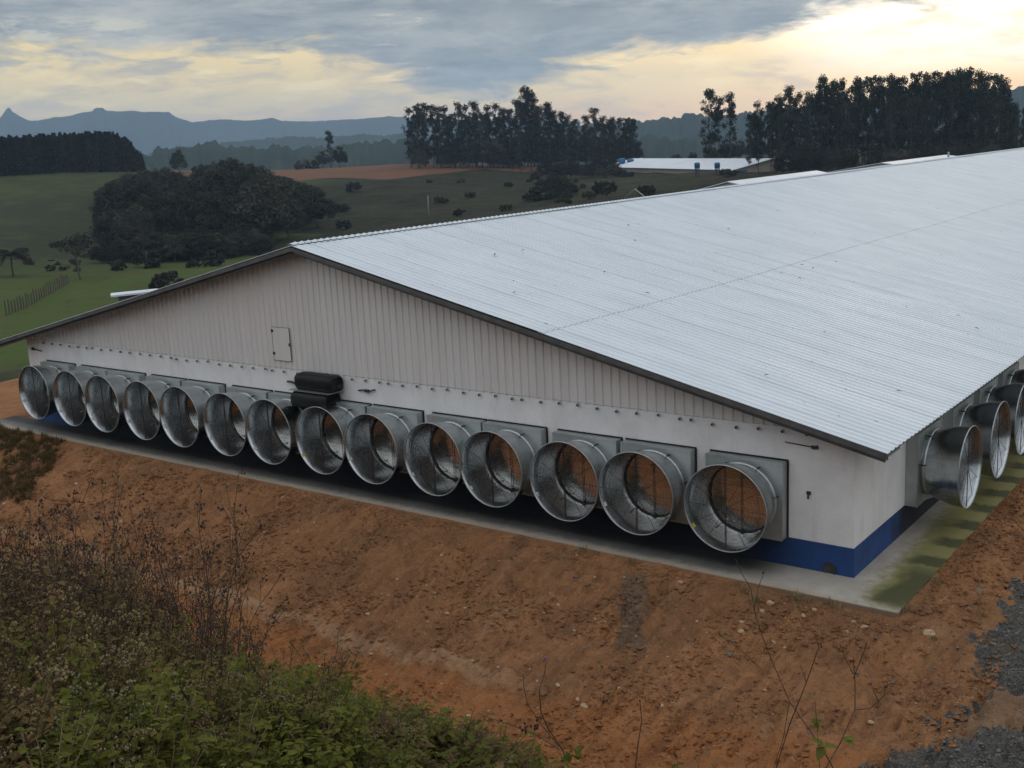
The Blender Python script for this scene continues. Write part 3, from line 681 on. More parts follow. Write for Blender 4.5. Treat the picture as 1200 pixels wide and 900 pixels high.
for px in np.arange(880, 1206, 11):
    t = np.interp(px, [q[0] for q in tops2], [q[1] for q in tops2])
    plant(EUC, px+random.uniform(-3, 3), 256+random.uniform(-6, 6), t+random.uniform(12, 40), label=l2, group=g2, H0=20, wx=.8)
for (px, t, lb) in [(831, 108, 'tall loose eucalyptus left of the forest, taller of a pair'), (843, 117, 'slim eucalyptus between the tall pair left of the forest'), (856, 113, 'loose eucalyptus left of the forest, right of the tallest one')]:
    plant(EUCG, px, 300, t, label=lb, H0=20, wx=.95)
for k in range(46):
    px = random.uniform(768, 1200); t = np.interp(px, [768, 800, 830, 880, 950, 1200], [188, 176, 166, 160, 168, 165])+random.uniform(0, 10)
    plant(BRD, px, random.uniform(352, 372) if px < 900 else random.uniform(240, 252), t, label='dark leafy tree at the foot of the eucalyptus forest', group='undergrowth of the eucalyptus forest', H0=10, wx=1.0)
for k in range(46):
    px = random.uniform(486, 742); plant(BRD, px, random.uniform(366, 392), h=random.uniform(5., 10.), label='dark leafy tree filling the foot of the eucalyptus grove', group='undergrowth of the eucalyptus grove', H0=10, wx=1.)
for (px, D, h_) in [(850, 246, 2.6), (861, 247, 1.8)]:
    plant(SHR, px, D, h=h_, label={850: 'small shrub in front of the far white barn beside a blue tank', 861: 'lower shrub in front of the far white barn, right of another'}[px], cat='bush', H0=3)
# pine plantation, four rows of individual trees
for r_, D in enumerate((352, 360, 368, 378)):
    for px in np.arange(-14+r_*1.5, 168, 5.0):
        edge = 0 if px < 128 else (px-128)**2/1550*23
        t = np.interp(px, [-20, 0, 60, 100, 140, 170], [161, 160, 157, 155, 154, 156])+edge+random.uniform(-3., 2.5)
        if px > 160 and r_ > 1: continue
        plant(PIN, px+random.uniform(-1, 1), D, t, label='dark pine in the dense plantation on the left ridge', group='pine plantation on the left ridge', H0=14, wx=1.25)
# dense broadleaf wood in the hollow
g3 = 'broadleaf wood in the hollow'; l3 = 'dark rounded tree in the dense wood below the ridge'
outl = [(118, 222), (130, 212), (150, 201), (175, 195), (200, 197), (218, 205), (240, 190), (272, 183), (298, 187), (312, 201), (332, 206), (352, 212), (372, 224), (388, 255), (396, 270)]
xs_, ys_ = zip(*outl)
for r_, (D, x0, x1, stp) in enumerate([(302, 124, 388, 14), (289, 126, 388, 16), (275, 126, 390, 16), (260, 124, 392, 18), (245, 124, 392, 18), (231, 124, 388, 20), (217, 124, 380, 20), (203, 128, 330, 22)]):
    for px in np.arange(x0, x1, stp):
        px_ = px+random.uniform(-4, 4); D_ = D+random.uniform(-5, 5); q = at(px_, 190, D_); g_ = hz(q[0], q[1])
        hmax = at(px_, np.interp(px_, xs_, ys_)+random.uniform(-2, 3), D_)[2]-g_
        hh = hmax if r_ == 0 else min(hmax, random.uniform(6.5, 13.))
        if hh < 2.5: continue
        plant(BRD, px_, D_, h=hh, label=l3, group=g3, H0=10, wx=random.uniform(.8, 1.15)*max(1, 8/hh))
for k in range(60):
    px = random.uniform(96, 300); plant(BRD, px, random.uniform(186, 200), h=random.uniform(3., 5.5) if px > 125 else random.uniform(1.6, 3.), label='low shrubby tree at the front edge of the wood in the hollow', group='front edge of the wood', H0=10, wx=1.3)
# single trees
UMB = [proto_tree('umbrella_tree', 9, 'umbrella', 500, M['broadleaf'], M['bark'])]
plant(UMB, 76, 158, 274, label='flat crowned tree with a bare trunk standing in the green pasture', H0=9, wx=1.25)
MID = [proto_tree('leafy_tree', 10, 'broad', 600+i, M['midleaf'], M['bark']) for i in range(3)]
plant(MID, 209, 360, 173, label='pale green tree on the ridge right of the pine plantation', H0=10, wx=.8)
plant(EUCG, 388, 395, 155, label='tall slim tree on the left of the red field, above a low bush', H0=20, wx=1.25)
plant(BRD, 398, 396, 168, label='low dark crown leaning right of the slim field tree', H0=10, wx=.8)
plant(BRD, 378, 394, 174, label='low dark crown at the foot of the slim field tree', H0=10, wx=.8)
plant(BSH, 354, 392, 183, label='low round bush left of the slim tree on the red field', H0=3, wx=1.0)
plant(BSH, 365, 394, 184, label='low round bush touching the slim tree on the red field', H0=3, wx=1.0)
plant(BSH, 232, 362, 189, label='small bush on the ridge right of the pale green tree', H0=3)
for px, D, t in [(640, 300, 186), (655, 285, 188), (668, 292, 184), (680, 300, 190), (648, 262, 200), (662, 256, 204), (674, 262, 208), (632, 270, 208), (700, 310, 180), (716, 315, 184), (640, 240, 205), (655, 232, 206), (668, 236, 212), (682, 246, 214), (626, 290, 200), (690, 300, 190), (704, 296, 194), (718, 300, 190), (646, 222, 218), (662, 218, 220)]:
    plant(BRD, px, D, t, label='dark tree in the thicket below the eucalyptus grove', group='thicket below the eucalyptus grove', H0=10, wx=1.15)
for k in range(24):
    px = random.uniform(392, 760); D = random.uniform(180, 310)
    plant(SHR, px, D, h=random.uniform(1., 4.2)*random.uniform(.5, 1), label='dark shrub scattered on the rough slope below the red field', cat='bush', group='shrubs on the rough slope', H0=3, wx=1.1)
for k in range(26):
    px = random.uniform(-5, 240); D = random.uniform(170, 205)
    plant(BSH, px, D, h=random.uniform(1.5, 3.8) if px > 110 else random.uniform(.7, 1.5), label='dark shrub at the lower edge of the wood and pasture', cat='bush', group='shrubs at the pasture edge', H0=3)
for k in range(9):
    plant(BSH, random.uniform(165, 205), random.uniform(140, 155), h=random.uniform(1., 1.8), label='low dark bush in the green pasture behind the gable', cat='bush', group='bushes behind the gable', H0=3)
# palm
pr = empty('palm_tree', (0, 0, 0), 0, 'small palm with drooping fronds at the left edge of the pasture', 'tree')
mb = MB(); limb(mb, (0, 0, -.4), (.1, 0, 3.2), .16, .12, 3, 4, .02); mb.build('trunk', M['bark'], pr, True)
fr = MB()
for k in range(34):
    a = k*2.4; el = random.uniform(.1, 1.15); L = random.uniform(2., 2.7); pts = []
    for i in range(7):
        t = i/6; rr = L*t*math.cos(el*(1-t*.5)); pts.append((.1+math.cos(a)*rr, math.sin(a)*rr, 3.2+L*math.sin(el)*t-1.5*t*t))
    fr.tube(pts, .03, 3)
    for i in range(1, 7):
        for s in (-1, 1):
            for q in range(3):
                u = i-1+(q+1)/3; i0 = int(min(u, 5)); p0 = Vector(pts[i0]).lerp(Vector(pts[i0+1]), min(u-i0, 1)); sd = Vector((-math.sin(a), math.cos(a), 0))*s
                e = p0+sd*.45*(1-t*.2)+Vector((0, 0, -.28))+Vector((math.cos(a), math.sin(a), 0))*.15
                fr.add([p0, p0+Vector((math.cos(a), math.sin(a), 0))*.16, e], [(0, 1, 2)])
fr.build('frond_crown', M['broadleaf'], pr)
p = at(12, 300, 165); pr.location = (p[0], p[1], hz(p[0], p[1])); pr.scale = (1., 1., .95)

# ------------------------------------------------------------------ barn
def trap(n, pitch, h, a0):
    """trapezoid rib polyline: positions and heights"""
    xs = []; zs = []
    for i in range(n):
        b = a0+i*pitch
        for q, z in ((0, 0), (.60, 0), (.70, 1), (.92, 1), (1.0-.0001, 0)): xs.append(b+q*pitch); zs.append(z*h)
    return np.array(xs), np.array(zs)
slope = (PZ-EZ)/(W/2+OX)
def roof_sheet(name, parent, x0, z0, x1, z1, y0, y1, pitch=.22, h=.023, steps=2, mat='roof', lift=0., waves=True):
    n = int((y1-y0)/pitch); ys, hs = trap(n, pitch, h, y0)
    t = np.linspace(0, 1, steps+1); V_ = []
    for k in t:
        x = x0+(x1-x0)*k; z = z0+(z1-z0)*k
        sag = fbm(np.full_like(ys, x)*.15+5, ys*.12, 3)*.03 if waves else 0
        V_.append(np.stack([np.full_like(ys, x), ys, z+hs+lift+sag], 1))
    V_ = np.concatenate(V_); m_ = len(ys); id_ = np.arange((steps+1)*m_).reshape(steps+1, m_)
    F_ = np.stack([id_[:-1, :-1], id_[1:, :-1], id_[1:, 1:], id_[:-1, 1:]], -1).reshape(-1, 4)
    if x1 > x0: pass
    o = npmesh(name, V_, F_, M[mat], parent)
    md = o.modifiers.new('t', 'SOLIDIFY'); md.thickness = .012; md.offset = -1
    return o
BL = 118.
barn = empty('poultry_barn', (0, 0, 0), 0, 'long white barn with a corrugated white roof and a row of fans', 'barn')
XS = -6.45; ZS = EZ+slope*(OX-XS)
def build_barn():
    # walls: butt jointed solid pieces
    mb = MB().box((-W, 0, BH), (0, .18, 2.76)); mb.build('gable_wall', M['plaster'], barn)
    # subdivided side wall
    mb = MB().box((-.18, .182, BH), (0, BL-.5, 2.60)); mb.build('side_wall', M['plaster'], barn)
    MB().box((-W, .182, BH), (-W+.18, BL-.5, 2.60)).build('side_wall', M['plaster'], barn)
    MB().box((-W, BL-.48, BH), (0, BL-.3, 2.60)).build('back_wall', M['plaster'], barn)
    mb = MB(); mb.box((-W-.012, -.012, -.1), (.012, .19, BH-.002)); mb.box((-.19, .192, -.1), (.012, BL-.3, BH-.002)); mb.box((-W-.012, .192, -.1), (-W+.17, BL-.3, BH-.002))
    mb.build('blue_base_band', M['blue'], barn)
    # ribbed cladding of the gable: ribs are real
    xs, hs = trap(int(W/.213), .213, .03, -W+.02); m_ = len(xs); V_ = []; 
    for lvl in (0, 1):
        for x, h_ in zip(xs, hs):
            zt = EZ-.10+slope*(OX+x if x > RX else OX+(-W-x)*1.0)
            top = PZ-.10-slope*abs(x-RX); V_.append((x, -.006-h_, 2.77 if lvl == 0 else max(top, 2.775)))
    id_ = np.arange(2*m_).reshape(2, m_); F_ = np.stack([id_[:-1, :-1], id_[:-1, 1:], id_[1:, 1:], id_[1:, :-1]], -1).reshape(-1, 4)
    cl = npmesh('gable_cladding', V_, F_, M['clad'], barn); md = cl.modifiers.new('t', 'SOLIDIFY'); md.thickness = .004
    # backing behind the cladding
    MB().add([(-W+.02, .10, 2.665), (-.02, .10, 2.665), (RX, .10, PZ-.2), (-W+.02, .14, 2.665), (-.02, .14, 2.665), (RX, .14, PZ-.2)], [(0, 1, 2), (5, 4, 3), (0, 3, 4, 1), (1, 4, 5, 2), (2, 5, 3, 0)]).build('gable_frame', M['soffit'], barn)
    # white roof sheets in two courses per slope
    roof_sheet('roof_sheeting', barn, XS-.1, ZS+slope*.1, OX, EZ, -OY, BL, lift=0)
    roof_sheet('roof_sheeting', barn, RX, PZ, XS+.06, ZS-slope*.06, -OY, BL, lift=.014)
    roof_sheet('roof_sheeting', barn, 2*RX-OX, EZ, RX, PZ, -OY, BL, lift=0)
    # ridge cap following the ribs
    mb = MB(); n = int((BL+OY)/.22)
    for i in range(n):
        y0 = -OY+i*.22; k = .028*(i % 2)*0
        mb.add([(RX-.10, y0, PZ-.10*slope+.058), (RX, y0, PZ+.075), (RX+.10, y0, PZ-.10*slope+.058), (RX-.10, y0+.14, PZ-.10*slope+.058), (RX, y0+.14, PZ+.075), (RX+.10, y0+.14, PZ-.10*slope+.058),
                (RX-.10, y0+.18, PZ-.10*slope+.085), (RX, y0+.18, PZ+.10), (RX+.10, y0+.18, PZ-.10*slope+.085), (RX-.10, y0+.22, PZ-.10*slope+.058), (RX, y0+.22, PZ+.075), (RX+.10, y0+.22, PZ-.10*slope+.058)],
               [(0, 1, 4, 3), (1, 2, 5, 4), (3, 4, 7, 6), (4, 5, 8, 7), (6, 7, 10, 9), (7, 8, 11, 10)])
    mb.build('ridge_cap', M['roof'], barn)
    # rake flashing (grey angle) and soffit board on each slope
    for s in (-1, 1):
        xe = RX+s*(W/2+OX); mb = MB()
        def q(x, z): return (x, z)
        a = [(RX, PZ-.028), (xe, EZ-.028), (xe, EZ-.13), (RX, PZ-.13)]
        v = [(x, -OY+.004, z) for x, z in a]+[(x, -OY+.03, z) for x, z in a]
        mb.add(v, [(0, 1, 2, 3), (7, 6, 5, 4), (0, 4, 5, 1), (1, 5, 6, 2), (2, 6, 7, 3), (3, 7, 4, 0)])
        mb.build('rake_flashing', M['fascia'], barn)
        mb = MB(); a = [(RX, PZ-.055), (xe, EZ-.055)]
        v = [(x, y, z-dz) for dz in (0, .02) for x, z in a for y in (-OY+.034, -.04)]
        mb.add(v, [(0, 1, 3, 2), (4, 6, 7, 5), (0, 4, 5, 1), (2, 3, 7, 6), (0, 2, 6, 4), (1, 5, 7, 3)]); mb.build('soffit', M['soffit'], barn)
        mb = MB(); a = [(RX, PZ-.105), (xe-s*.08, EZ-.105-.0)]
        v = [(x, y, z-dz) for dz in (0, .10) for x, z in a for y in (-OY+.10, -OY+.15)]
        mb.add(v, [(0, 1, 3, 2), (4, 6, 7, 5), (0, 4, 5, 1), (2, 3, 7, 6), (0, 2, 6, 4), (1, 5, 7, 3)]); mb.build('rake_purlin', M['fascia'], barn)
    # purlins under the right eave
    mb = MB()
    mb.box((OX-.12, -OY+.16, EZ-.085), (OX-.06, BL-.2, EZ-.02)); mb.box((.02, -.03, EZ+slope*.8-.14), (.08, BL-.2, EZ+slope*.8-.03)); mb.build('eave_purlin', M['fascia'], barn)
    # pipe stubs along the foot of the cladding
    rs = random.Random(4); x = -W+1.1; k = 0; mbd = None
    while x < -.7:
        mb = MB(); z = 2.70+rs.uniform(-.015, .02)-(.04 if x > -3 else 0)-(.03*rs.random() if x < -14 else 0)
        mb.lathe_y([(.001, -.075), (.028, -.075), (.034, -.07), (.034, -.034)], 10, x, z)
        o = mb.build('pipe_stub', M['pvc'], barn); MB().lathe_y([(.001, -.0765), (.023, -.0765)], 10, x-.004, z).build('opening', M['dark'], o)
        x += .488+rs.uniform(-.03, .03)
        if k % 9 == 5: x -= .22
        k += 1
    # hatch in the cladding
    h = MB(); x0, x1, z0, z1 = -15.59, -14.95, 2.98, 3.85
    h.box((x0, -.050, z0), (x1, -.041, z1)); ho_ = h.build('hatch', M['clad'], barn)
    fr_ = MB(); e = .008
    fr_.box((x0-.012, -.046, z0-.012), (x0-.002, -.040, z1+.012)); fr_.box((x1+.002, -.046, z0-.012), (x1+.016, -.040, z1+.012)); fr_.box((x0, -.046, z1+.002), (x1, -.040, z1+.014)); fr_.box((x0, -.046, z0-.014), (x1, -.040, z0-.002))
    fr_.build('gap_frame', M['fascia'], ho_)
    for z in (3.12, 3.72): MB().box((x0-.03, -.062, z), (x0+.05, -.052, z+.07)).build('hinge', M['dark'], ho_)
    MB().box((x1-.03, -.066, 3.38), (x1+.03, -.052, 3.46)).build('latch', M['dark'], ho_)
    # conduits at both ends and small fittings
    mb = MB().tube([(-1.35, -.03, 2.475), (-.80, -.03, 2.44)], .012, 6); mb.tube([(-.82, -.03, 2.44), (-.76, -.035, 2.435), (-.70, -.03, 2.45)], .035, 8); mb.build('conduit', M['dark'], barn)
    mb = MB().tube([(-27.4, -.03, 2.44), (-26.9, -.03, 2.40)], .02, 6); mb.tube([(-27.45, -.03, 2.44), (-27.35, -.035, 2.44)], .05, 8); mb.build('conduit', M['dark'], barn)
    mb = MB(); mb.box((-.92, -.03, 1.50), (-.84, -.002, 1.56)); mb.box((-.895, -.05, 1.42), (-.865, -.03, 1.55)); mb.build('wall_hook', M['dark'], barn)
    MB().lathe_y([(.001, -.016), (.10, -.016), (.12, -.03), (.135, -.03), (.135, -.013)], 18, -.45, .085).build('drain_opening', M['dark'], barn)
    mb = MB().tube([(-12.6, -.02, 2.42), (-12.4, -.05, 2.46), (-12.2, -.04, 2.44), (-12.0, -.05, 2.5)], .02, 5); mb.box((-12.35, -.08, 2.41), (-12.22, -.02, 2.48)); mb.build('cable_bracket', M['dark'], barn)
    MB().tube([(-15.2, -.02, 2.42), (-15.0, -.06, 2.44), (-14.7, -.1, 2.38)], .03, 6).build('cable_bracket', M['dark'], barn)
build_barn()
# black plastic-wrapped hood above the fans
hood = empty('black_hood', (-13.95, 0, 1.98), 0, 'two black plastic covered drums stacked on the wall above the fans', 'hood')
def drum(x0, x1, z0, z1, d, name):
    mb = MB(); n = 20; prof = []
    for k in range(n):
        a = 2*math.pi*k/n; c, s = math.cos(a), math.sin(a); sg = lambda v: math.copysign(abs(v)**.62, v)
        prof.append((-.02-d/2+sg(c)*d/2, (z0+z1)/2+sg(s)*(z1-z0)/2))
    V_ = []; st = [(x0, .82), (x0+.06, .97), (x0+.12, 1.)]+[(x0+(x1-x0)*t, 1.+(.025 if i % 2 else -.01)) for i, t in enumerate(np.linspace(.15, .85, 8))]+[(x1-.12, 1.), (x1-.06, .97), (x1, .82)]
    for (x, s) in st:
        for (y, z) in prof: V_.append((x+13.95, -.02-d/2+(y+.02+d/2)*s, (z0+z1)/2+(z-(z0+z1)/2)*s-1.98))
    m_ = len(st); F_ = [(i*n+k, i*n+(k+1) % n, (i+1)*n+(k+1) % n, (i+1)*n+k) for i in range(m_-1) for k in range(n)]+[tuple(range(n)), tuple((m_-1)*n+k for k in range(n))[::-1]]
    mb.add(V_, F_); mb.build(name, M['blackplastic'], hood, True)
drum(-14.42, -13.08, 2.36, 2.80, .50, 'upper_drum'); drum(-14.50, -13.20, 1.90, 2.35, .62, 'lower_drum')
MB().box((-.60, -.58, .385), (.83, -.02, .40)).build('divider', M['bright'], hood)

# ------------------------------------------------------------------ fans
D0 = .24; RT = .685; RO = .85; YO = -1.065; YT = -.32
def make_fan():
    t = empty('exhaust_fan', (0, 0, 0)); cz = ZC-.57; hw = .80; hh = 1.53
    # housing: square frame, with a round mouth in the front plate
    mb = MB(); n = 48; outer = []; 
    for k in range(n):
        a = 2*math.pi*k/n; c, s = math.cos(a), math.sin(a); q = 1/max(abs(c), abs(s)); outer.append((c*q*hw, s*q*hh/2+hh/2))
    V_ = [(x, -D0, z) for x, z in outer]+[(RT*.99*math.cos(2*math.pi*k/n), -D0, cz+RT*.99*math.sin(2*math.pi*k/n)) for k in range(n)]
    mb.add(V_, [(k, (k+1) % n, n+(k+1) % n, n+k) for k in range(n)])
    e = .006
    mb.box((-hw, -D0+e, 0), (-hw+.02, -.002, hh)); mb.box((hw-.02, -D0+e, 0), (hw, -.002, hh)); mb.box((-hw+.021, -D0+e, hh-.02), (hw-.021, -.002, hh)); mb.box((-hw+.021, -D0+e, 0), (hw-.021, -.002, .02))
    # folded lips
    mb.box((-hw-.012, -D0-.010, -.01), (-hw+.03, -D0-.001, hh+.01)); mb.box((hw-.03, -D0-.010, -.01), (hw+.012, -D0-.001, hh+.01)); mb.box((-hw+.031, -D0-.010, hh-.03), (hw-.031, -D0-.001, hh+.01)); mb.box((-hw+.031, -D0-.010, -.01), (hw-.031, -D0-.001, .03))
    mb.build('housing', M['galv2'], t)
    mb = MB(); mb.box((-hw-.02, -.03, hh+.001), (hw+.02, -.001, hh+.028)); mb.box((hw+.002, -.03, -.01), (hw+.03, -.001, hh)); mb.build('seal', M['rubber'], t)
    # cone with wall thickness
    mb = MB(); mb.lathe_y([(RT, -D0-.001), (RT, YT), (RT+.03, YT-.12), (RO-.045, YO+.30), (RO-.006, YO+.012), (RO+.006, YO), (RO+.008, YO+.01), (RO-.003, YO+.03), (RO-.036, YO+.30), (RT+.04, YT-.12), (RT+.008, YT), (RT+.008, -D0-.001)], 64, 0, cz)
    c = mb.build('cone', M['galv'], t, True)
    # a raised seam and rim
    MB().lathe_y([(RO+.004, YO+.02), (RO+.010, YO+.012), (RO+.010, YO-.004), (RO-.008, YO-.004), (RO-.008, YO+.004)], 64, 0, cz).build('rim', M['bright'], c, True)
    MB().lathe_y([(RT+.010, YT+.02), (RT+.042, YT+.012), (RT+.044, YT-.035), (RT+.018, YT-.045)], 56, 0, cz).build('strap', M['bright'], t, True)
    mb = MB()
    for a in (62, 118, 10, 170, 242, 298):
        x, z = (RT+.05)*math.cos(R(a)), cz+(RT+.05)*math.sin(R(a)); mb.tube([(x, -D0-.01, z), (x, YT-.05, z)], .016, 6)
    mb.build('bolt_lugs', M['dark'], t)
    mb = MB(); mb.lathe_y([(RT-.001, YT+.012), (RT-.014, YT+.008), (RT-.014, YT-.012), (RT-.001, YT-.014)], 48, 0, cz); mb.build('throat_ring', M['wire'], t, True)
    # louvre shutter at the wall
    mb = MB(); ns = 9; w0 = RT-.003
    for i in range(ns):
        z0 = cz-w0+2*w0*i/ns; z1 = z0+2*w0/ns
        h0 = math.sqrt(max(w0*w0-(z0-cz)**2, 0)); h1 = math.sqrt(max(w0*w0-(z1-cz)**2, 0)); zm = (z0+z1)/2; hm_ = math.sqrt(w0*w0-(zm-cz)**2)
        y_ = YT+.028
        mb.add([(-h0, y_, z0+.002), (h0, y_, z0+.002), (hm_, y_-.001, zm), (h1, y_-.002, z1-.002), (-h1, y_-.002, z1-.002), (-hm_, y_-.001, zm)], [(0, 1, 2, 3, 4, 5)])
    
    mb.build('shutter', M['shutter'], t)
    MB().lathe_y([(RT+.001, -.047), (RT+.001, -D0)], 48, 0, cz).build('duct', M['galv'], t, True)
    mb = MB(); mb.tube([(0, YT-.004, cz-RT+.01), (0, YT-.004, cz+RT-.01)], .008, 6); mb.build('support_bar', M['wire'], t)
    mb = MB(); mb.box((-.035, YT-.03, cz-RT+.0), (.035, YT+.01, cz-RT+.035)); mb.build('bar_foot', M['wire'], t)
    # wire guard: rings and spokes
    mb = MB(); yg = YO+.05; rr = .10
    while rr < RO-.03:
        n = 40; mb.tube([(rr*math.cos(2*math.pi*k/n), yg, cz+rr*math.sin(2*math.pi*k/n)) for k in range(n+1)], .0026, 3, False); rr += .075
    for k in range(12):
        a = R(90+30*k); mb.tube([(.10*math.cos(a), yg, cz+.10*math.sin(a)), ((RO-.012)*math.cos(a), yg, cz+(RO-.012)*math.sin(a))], .0055, 4)
    for dx in (-.016, .016): mb.tube([(dx, yg, cz-RO+.01), (dx, yg, cz+RO-.01)], .0055, 4)
    mb.build('wire_guard', M['wire'], t)
    # two brackets under the cone
    mb = MB()
    for s in (-1, 1): mb.add([(s*.42-.015, -D0-.002, .03), (s*.42-.015, -D0-.002, .20), (s*.42-.015, -D0-.30, .19), (s*.42+.015, -D0-.002, .03), (s*.42+.015, -D0-.002, .20), (s*.42+.015, -D0-.30, .19)], [(0, 1, 2), (5, 4, 3), (0, 3, 4, 1), (1, 4, 5, 2), (2, 5, 3, 0)])
    mb.build('bracket', M['bright'], t)
    return t
FX = [-25.882, -23.905, -22.226, -20.298, -18.582, -16.645, -14.92, -13.024, -11.308, -9.377, -7.701, -5.782, -4.057, -2.109]
FL = ['first fan at the far left end of the gable row', 'second fan from the far left end of the gable row', 'third fan from the far left end of the gable row', 'fourth fan from the far left end of the gable row',
      'fifth fan from the far left end of the gable row', 'sixth fan from the far left, two left of the black drums', 'fan just left of and below the black drums, seventh from the left', 'fan directly below the black drums with a yellow sticker',
      'fan just right of the black drums, sixth from the barn corner', 'fifth fan from the barn corner in the gable row', 'fourth fan from the barn corner in the gable row', 'third fan from the barn corner in the gable row',
      'second fan from the barn corner in the gable row', 'nearest and largest looking gable fan beside the blank corner wall']
f0 = make_fan(); fans = []
def sticker(f, mt, a):
    cz = ZC-.57; rr = RO-.016; x, z = rr*math.cos(R(a)), cz+rr*math.sin(R(a)); tx, tz = -math.sin(R(a)), math.cos(R(a)); nx_, nz_ = -math.cos(R(a))*.006, -math.sin(R(a))*.006
    w = .045; mb = MB(); y0, y1 = YO+.02, YO+.11
    mb.add([(x-tx*w+nx_, y0, z-tz*w+nz_), (x+tx*w+nx_, y0, z+tz*w+nz_), (x+tx*w+nx_*3, y1, z+tz*w+nz_*3), (x-tx*w+nx_*3, y1, z-tz*w+nz_*3)], [(0, 1, 2, 3)])
    o = mb.build('sticker', mt, f)
    return o
for i, x in enumerate(FX):
    f = f0 if i == 0 else dup(f0, (0, 0, 0)); f.location = (x, -.002, .57); tag(f, 'galvanised '+FL[i], 'fan', 'exhaust fans on the gable wall'); fans.append(f)
for i, x in enumerate([3.69, 6.09, 8.2, 10.3]):
    f = dup(f0, (.002, x, .57), math.pi/2); tag(f, ['galvanised fan on the side wall nearest the corner', 'galvanised fan on the side wall, second from the corner', 'galvanised fan on the side wall cut by the right picture edge', 'farthest fan on the side wall, mostly hidden'][i], 'fan', 'exhaust fans on the side wall'); fans.append(f)
for i, f in enumerate(fans):
    if i in (7, 13): sticker(f, M['yellow'], 214)
    elif i < 14: sticker(f, M['white'], (205, 214, 220, 209)[i % 4])
    else: 
        cz = ZC-.57; a = R(18); MB().box(((RO+.006), -1.0, cz-.04), (RO+.012, -.95, cz+.04)).build('sticker', M['yellow'], f) if False else None

# ------------------------------------------------------------------ other buildings
def simple_barn(name, label, x0, x1, y0, y1, zg, ze, zr, axis='y', gm='clad', cat='barn', rz=0, loc=(0, 0)):
    t = empty(name, (loc[0], loc[1], zg), rz, label, cat); w = (x1-x0)/2; xm = (x0+x1)/2; sl_ = (zr-ze)/w
    MB().box((x0, y0, -1.5), (x1, y1, ze-zg)).build('wall', M['beige'] if gm == 'beige' else M['plaster'], t)
    for y in (y0, y1-.1): MB().add([(x0, y, ze-zg+.002), (x1, y, ze-zg+.002), (xm, y, zr-zg-.04), (x0, y+.1, ze-zg+.002), (x1, y+.1, ze-zg+.002), (xm, y+.1, zr-zg-.04)], [(0, 1, 2), (5, 4, 3), (0, 3, 4, 1), (1, 4, 5, 2), (2, 5, 3, 0)]).build('gable', M['beige'] if gm == 'beige' else M['clad'], t)
    for s in (-1, 1):
        mb = MB(); e = .7; o = .5; a = [(xm, zr-zg+.04), (xm+s*(w+e), ze-zg-e*sl_+.04)]
        v = [(x, y, z+dz) for dz in (0, .09) for x, z in a for y in (y0-o, y1+o)]
        mb.add(v, [(0, 2, 3, 1), (4, 5, 7, 6), (0, 1, 5, 4), (2, 6, 7, 3), (0, 4, 6, 2), (1, 3, 7, 5)]); mb.build('roof', M['farroof'], t)
    return t
simple_barn('poultry_barn', 'white barn roof tip peeking over the ridge, left one', -14, 14, 0, 24, -3.2, -.1, 3.08, loc=(-48, 93.1))
p2 = at(1034, 191.5, 160); 
simple_barn('poultry_barn', 'white barn roof tip peeking over the ridge, right one', -14, 14, 0, 30, 0, 1., at(1034, 191.5, 172)[2], loc=(at(1034, 191.5, 172)[0], at(1034, 191.5, 172)[1]))
# long barn far behind, ridge running away from its right gable
A = at(905, 190, 262); B = at(742, 189, 345)
zg = hz(A[0], A[1]); ang_ = math.atan2(B[1]-A[1], B[0]-A[0])-math.pi/2; Lb = math.hypot(B[0]-A[0], B[1]-A[1])
fb = simple_barn('far_barn', 'long low barn with a white roof at the forest edge', -9, 9, 0, Lb, at(905, 203, 262)[2], at(905, 197.5, 262)[2]+.2, at(915, 188.0, 262)[2]+.4, gm='beige', loc=(A[0], A[1]), rz=ang_)
zr_ = 0
MB().box((-8.6, -.08, -.6), (-6.2, -.02, 1.0)).build('door', M['bluepaint'], fb); MB().box((1.0, -.06, -.4), (6.6, -.02, .9)).build('opening', M['dark'], fb)
def tank(px, py, D, r, h, mat, label):
    p = at(px, py, D); t = empty('water_tank', (p[0], p[1], p[2]), 0, label, 'water tank')
    mb = MB(); V_ = []; n = 18; prof = [(0.01, h*1.12), (r*.5, h*1.08), (r*.96, h*.98), (r, h*.92), (r*.93, 0.05), (.01, .05)]
    for q, z in prof:
        for k in range(n): V_.append((q*math.cos(2*math.pi*k/n), q*math.sin(2*math.pi*k/n), z))
    mb.add(V_, [(i*n+k, (i+1)*n+k, (i+1)*n+(k+1) % n, i*n+(k+1) % n) for i in range(len(prof)-1) for k in range(n)]); mb.build('body', mat, t, True)
    g = hz(p[0], p[1])-p[2]
    st = MB()
    for a in range(4): x, y = r*.7*math.cos(a*1.57+.8), r*.7*math.sin(a*1.57+.8); st.tube([(x, y, min(g-.5, -.5)), (x, y, .06)], .12, 6)
    st.build('stand', M['wood'], t)
tank(817, 197, 250, .62, 1.1, M['bluepaint'], 'blue water tank in front of the far barn, left one')
tank(840.5, 197, 250, .62, 1.1, M['bluepaint'], 'blue water tank in front of the far barn, right one')
tank(751, 190.5, 340, .85, 1.2, M['whitepaint'], 'white domed tank at the far end of the distant barn, left one')
tank(757.5, 190.5, 340, .8, 1.0, M['whitepaint'], 'white domed tank at the far end of the distant barn, right one')
tank(729, 192, 336, 1.0, 1.5, M['bluepaint'], 'blue tank beside the grove, left one of a pair')
tank(739, 192.5, 336, 1.0, 1.5, M['bluepaint'], 'blue tank beside the grove, right one of a pair')
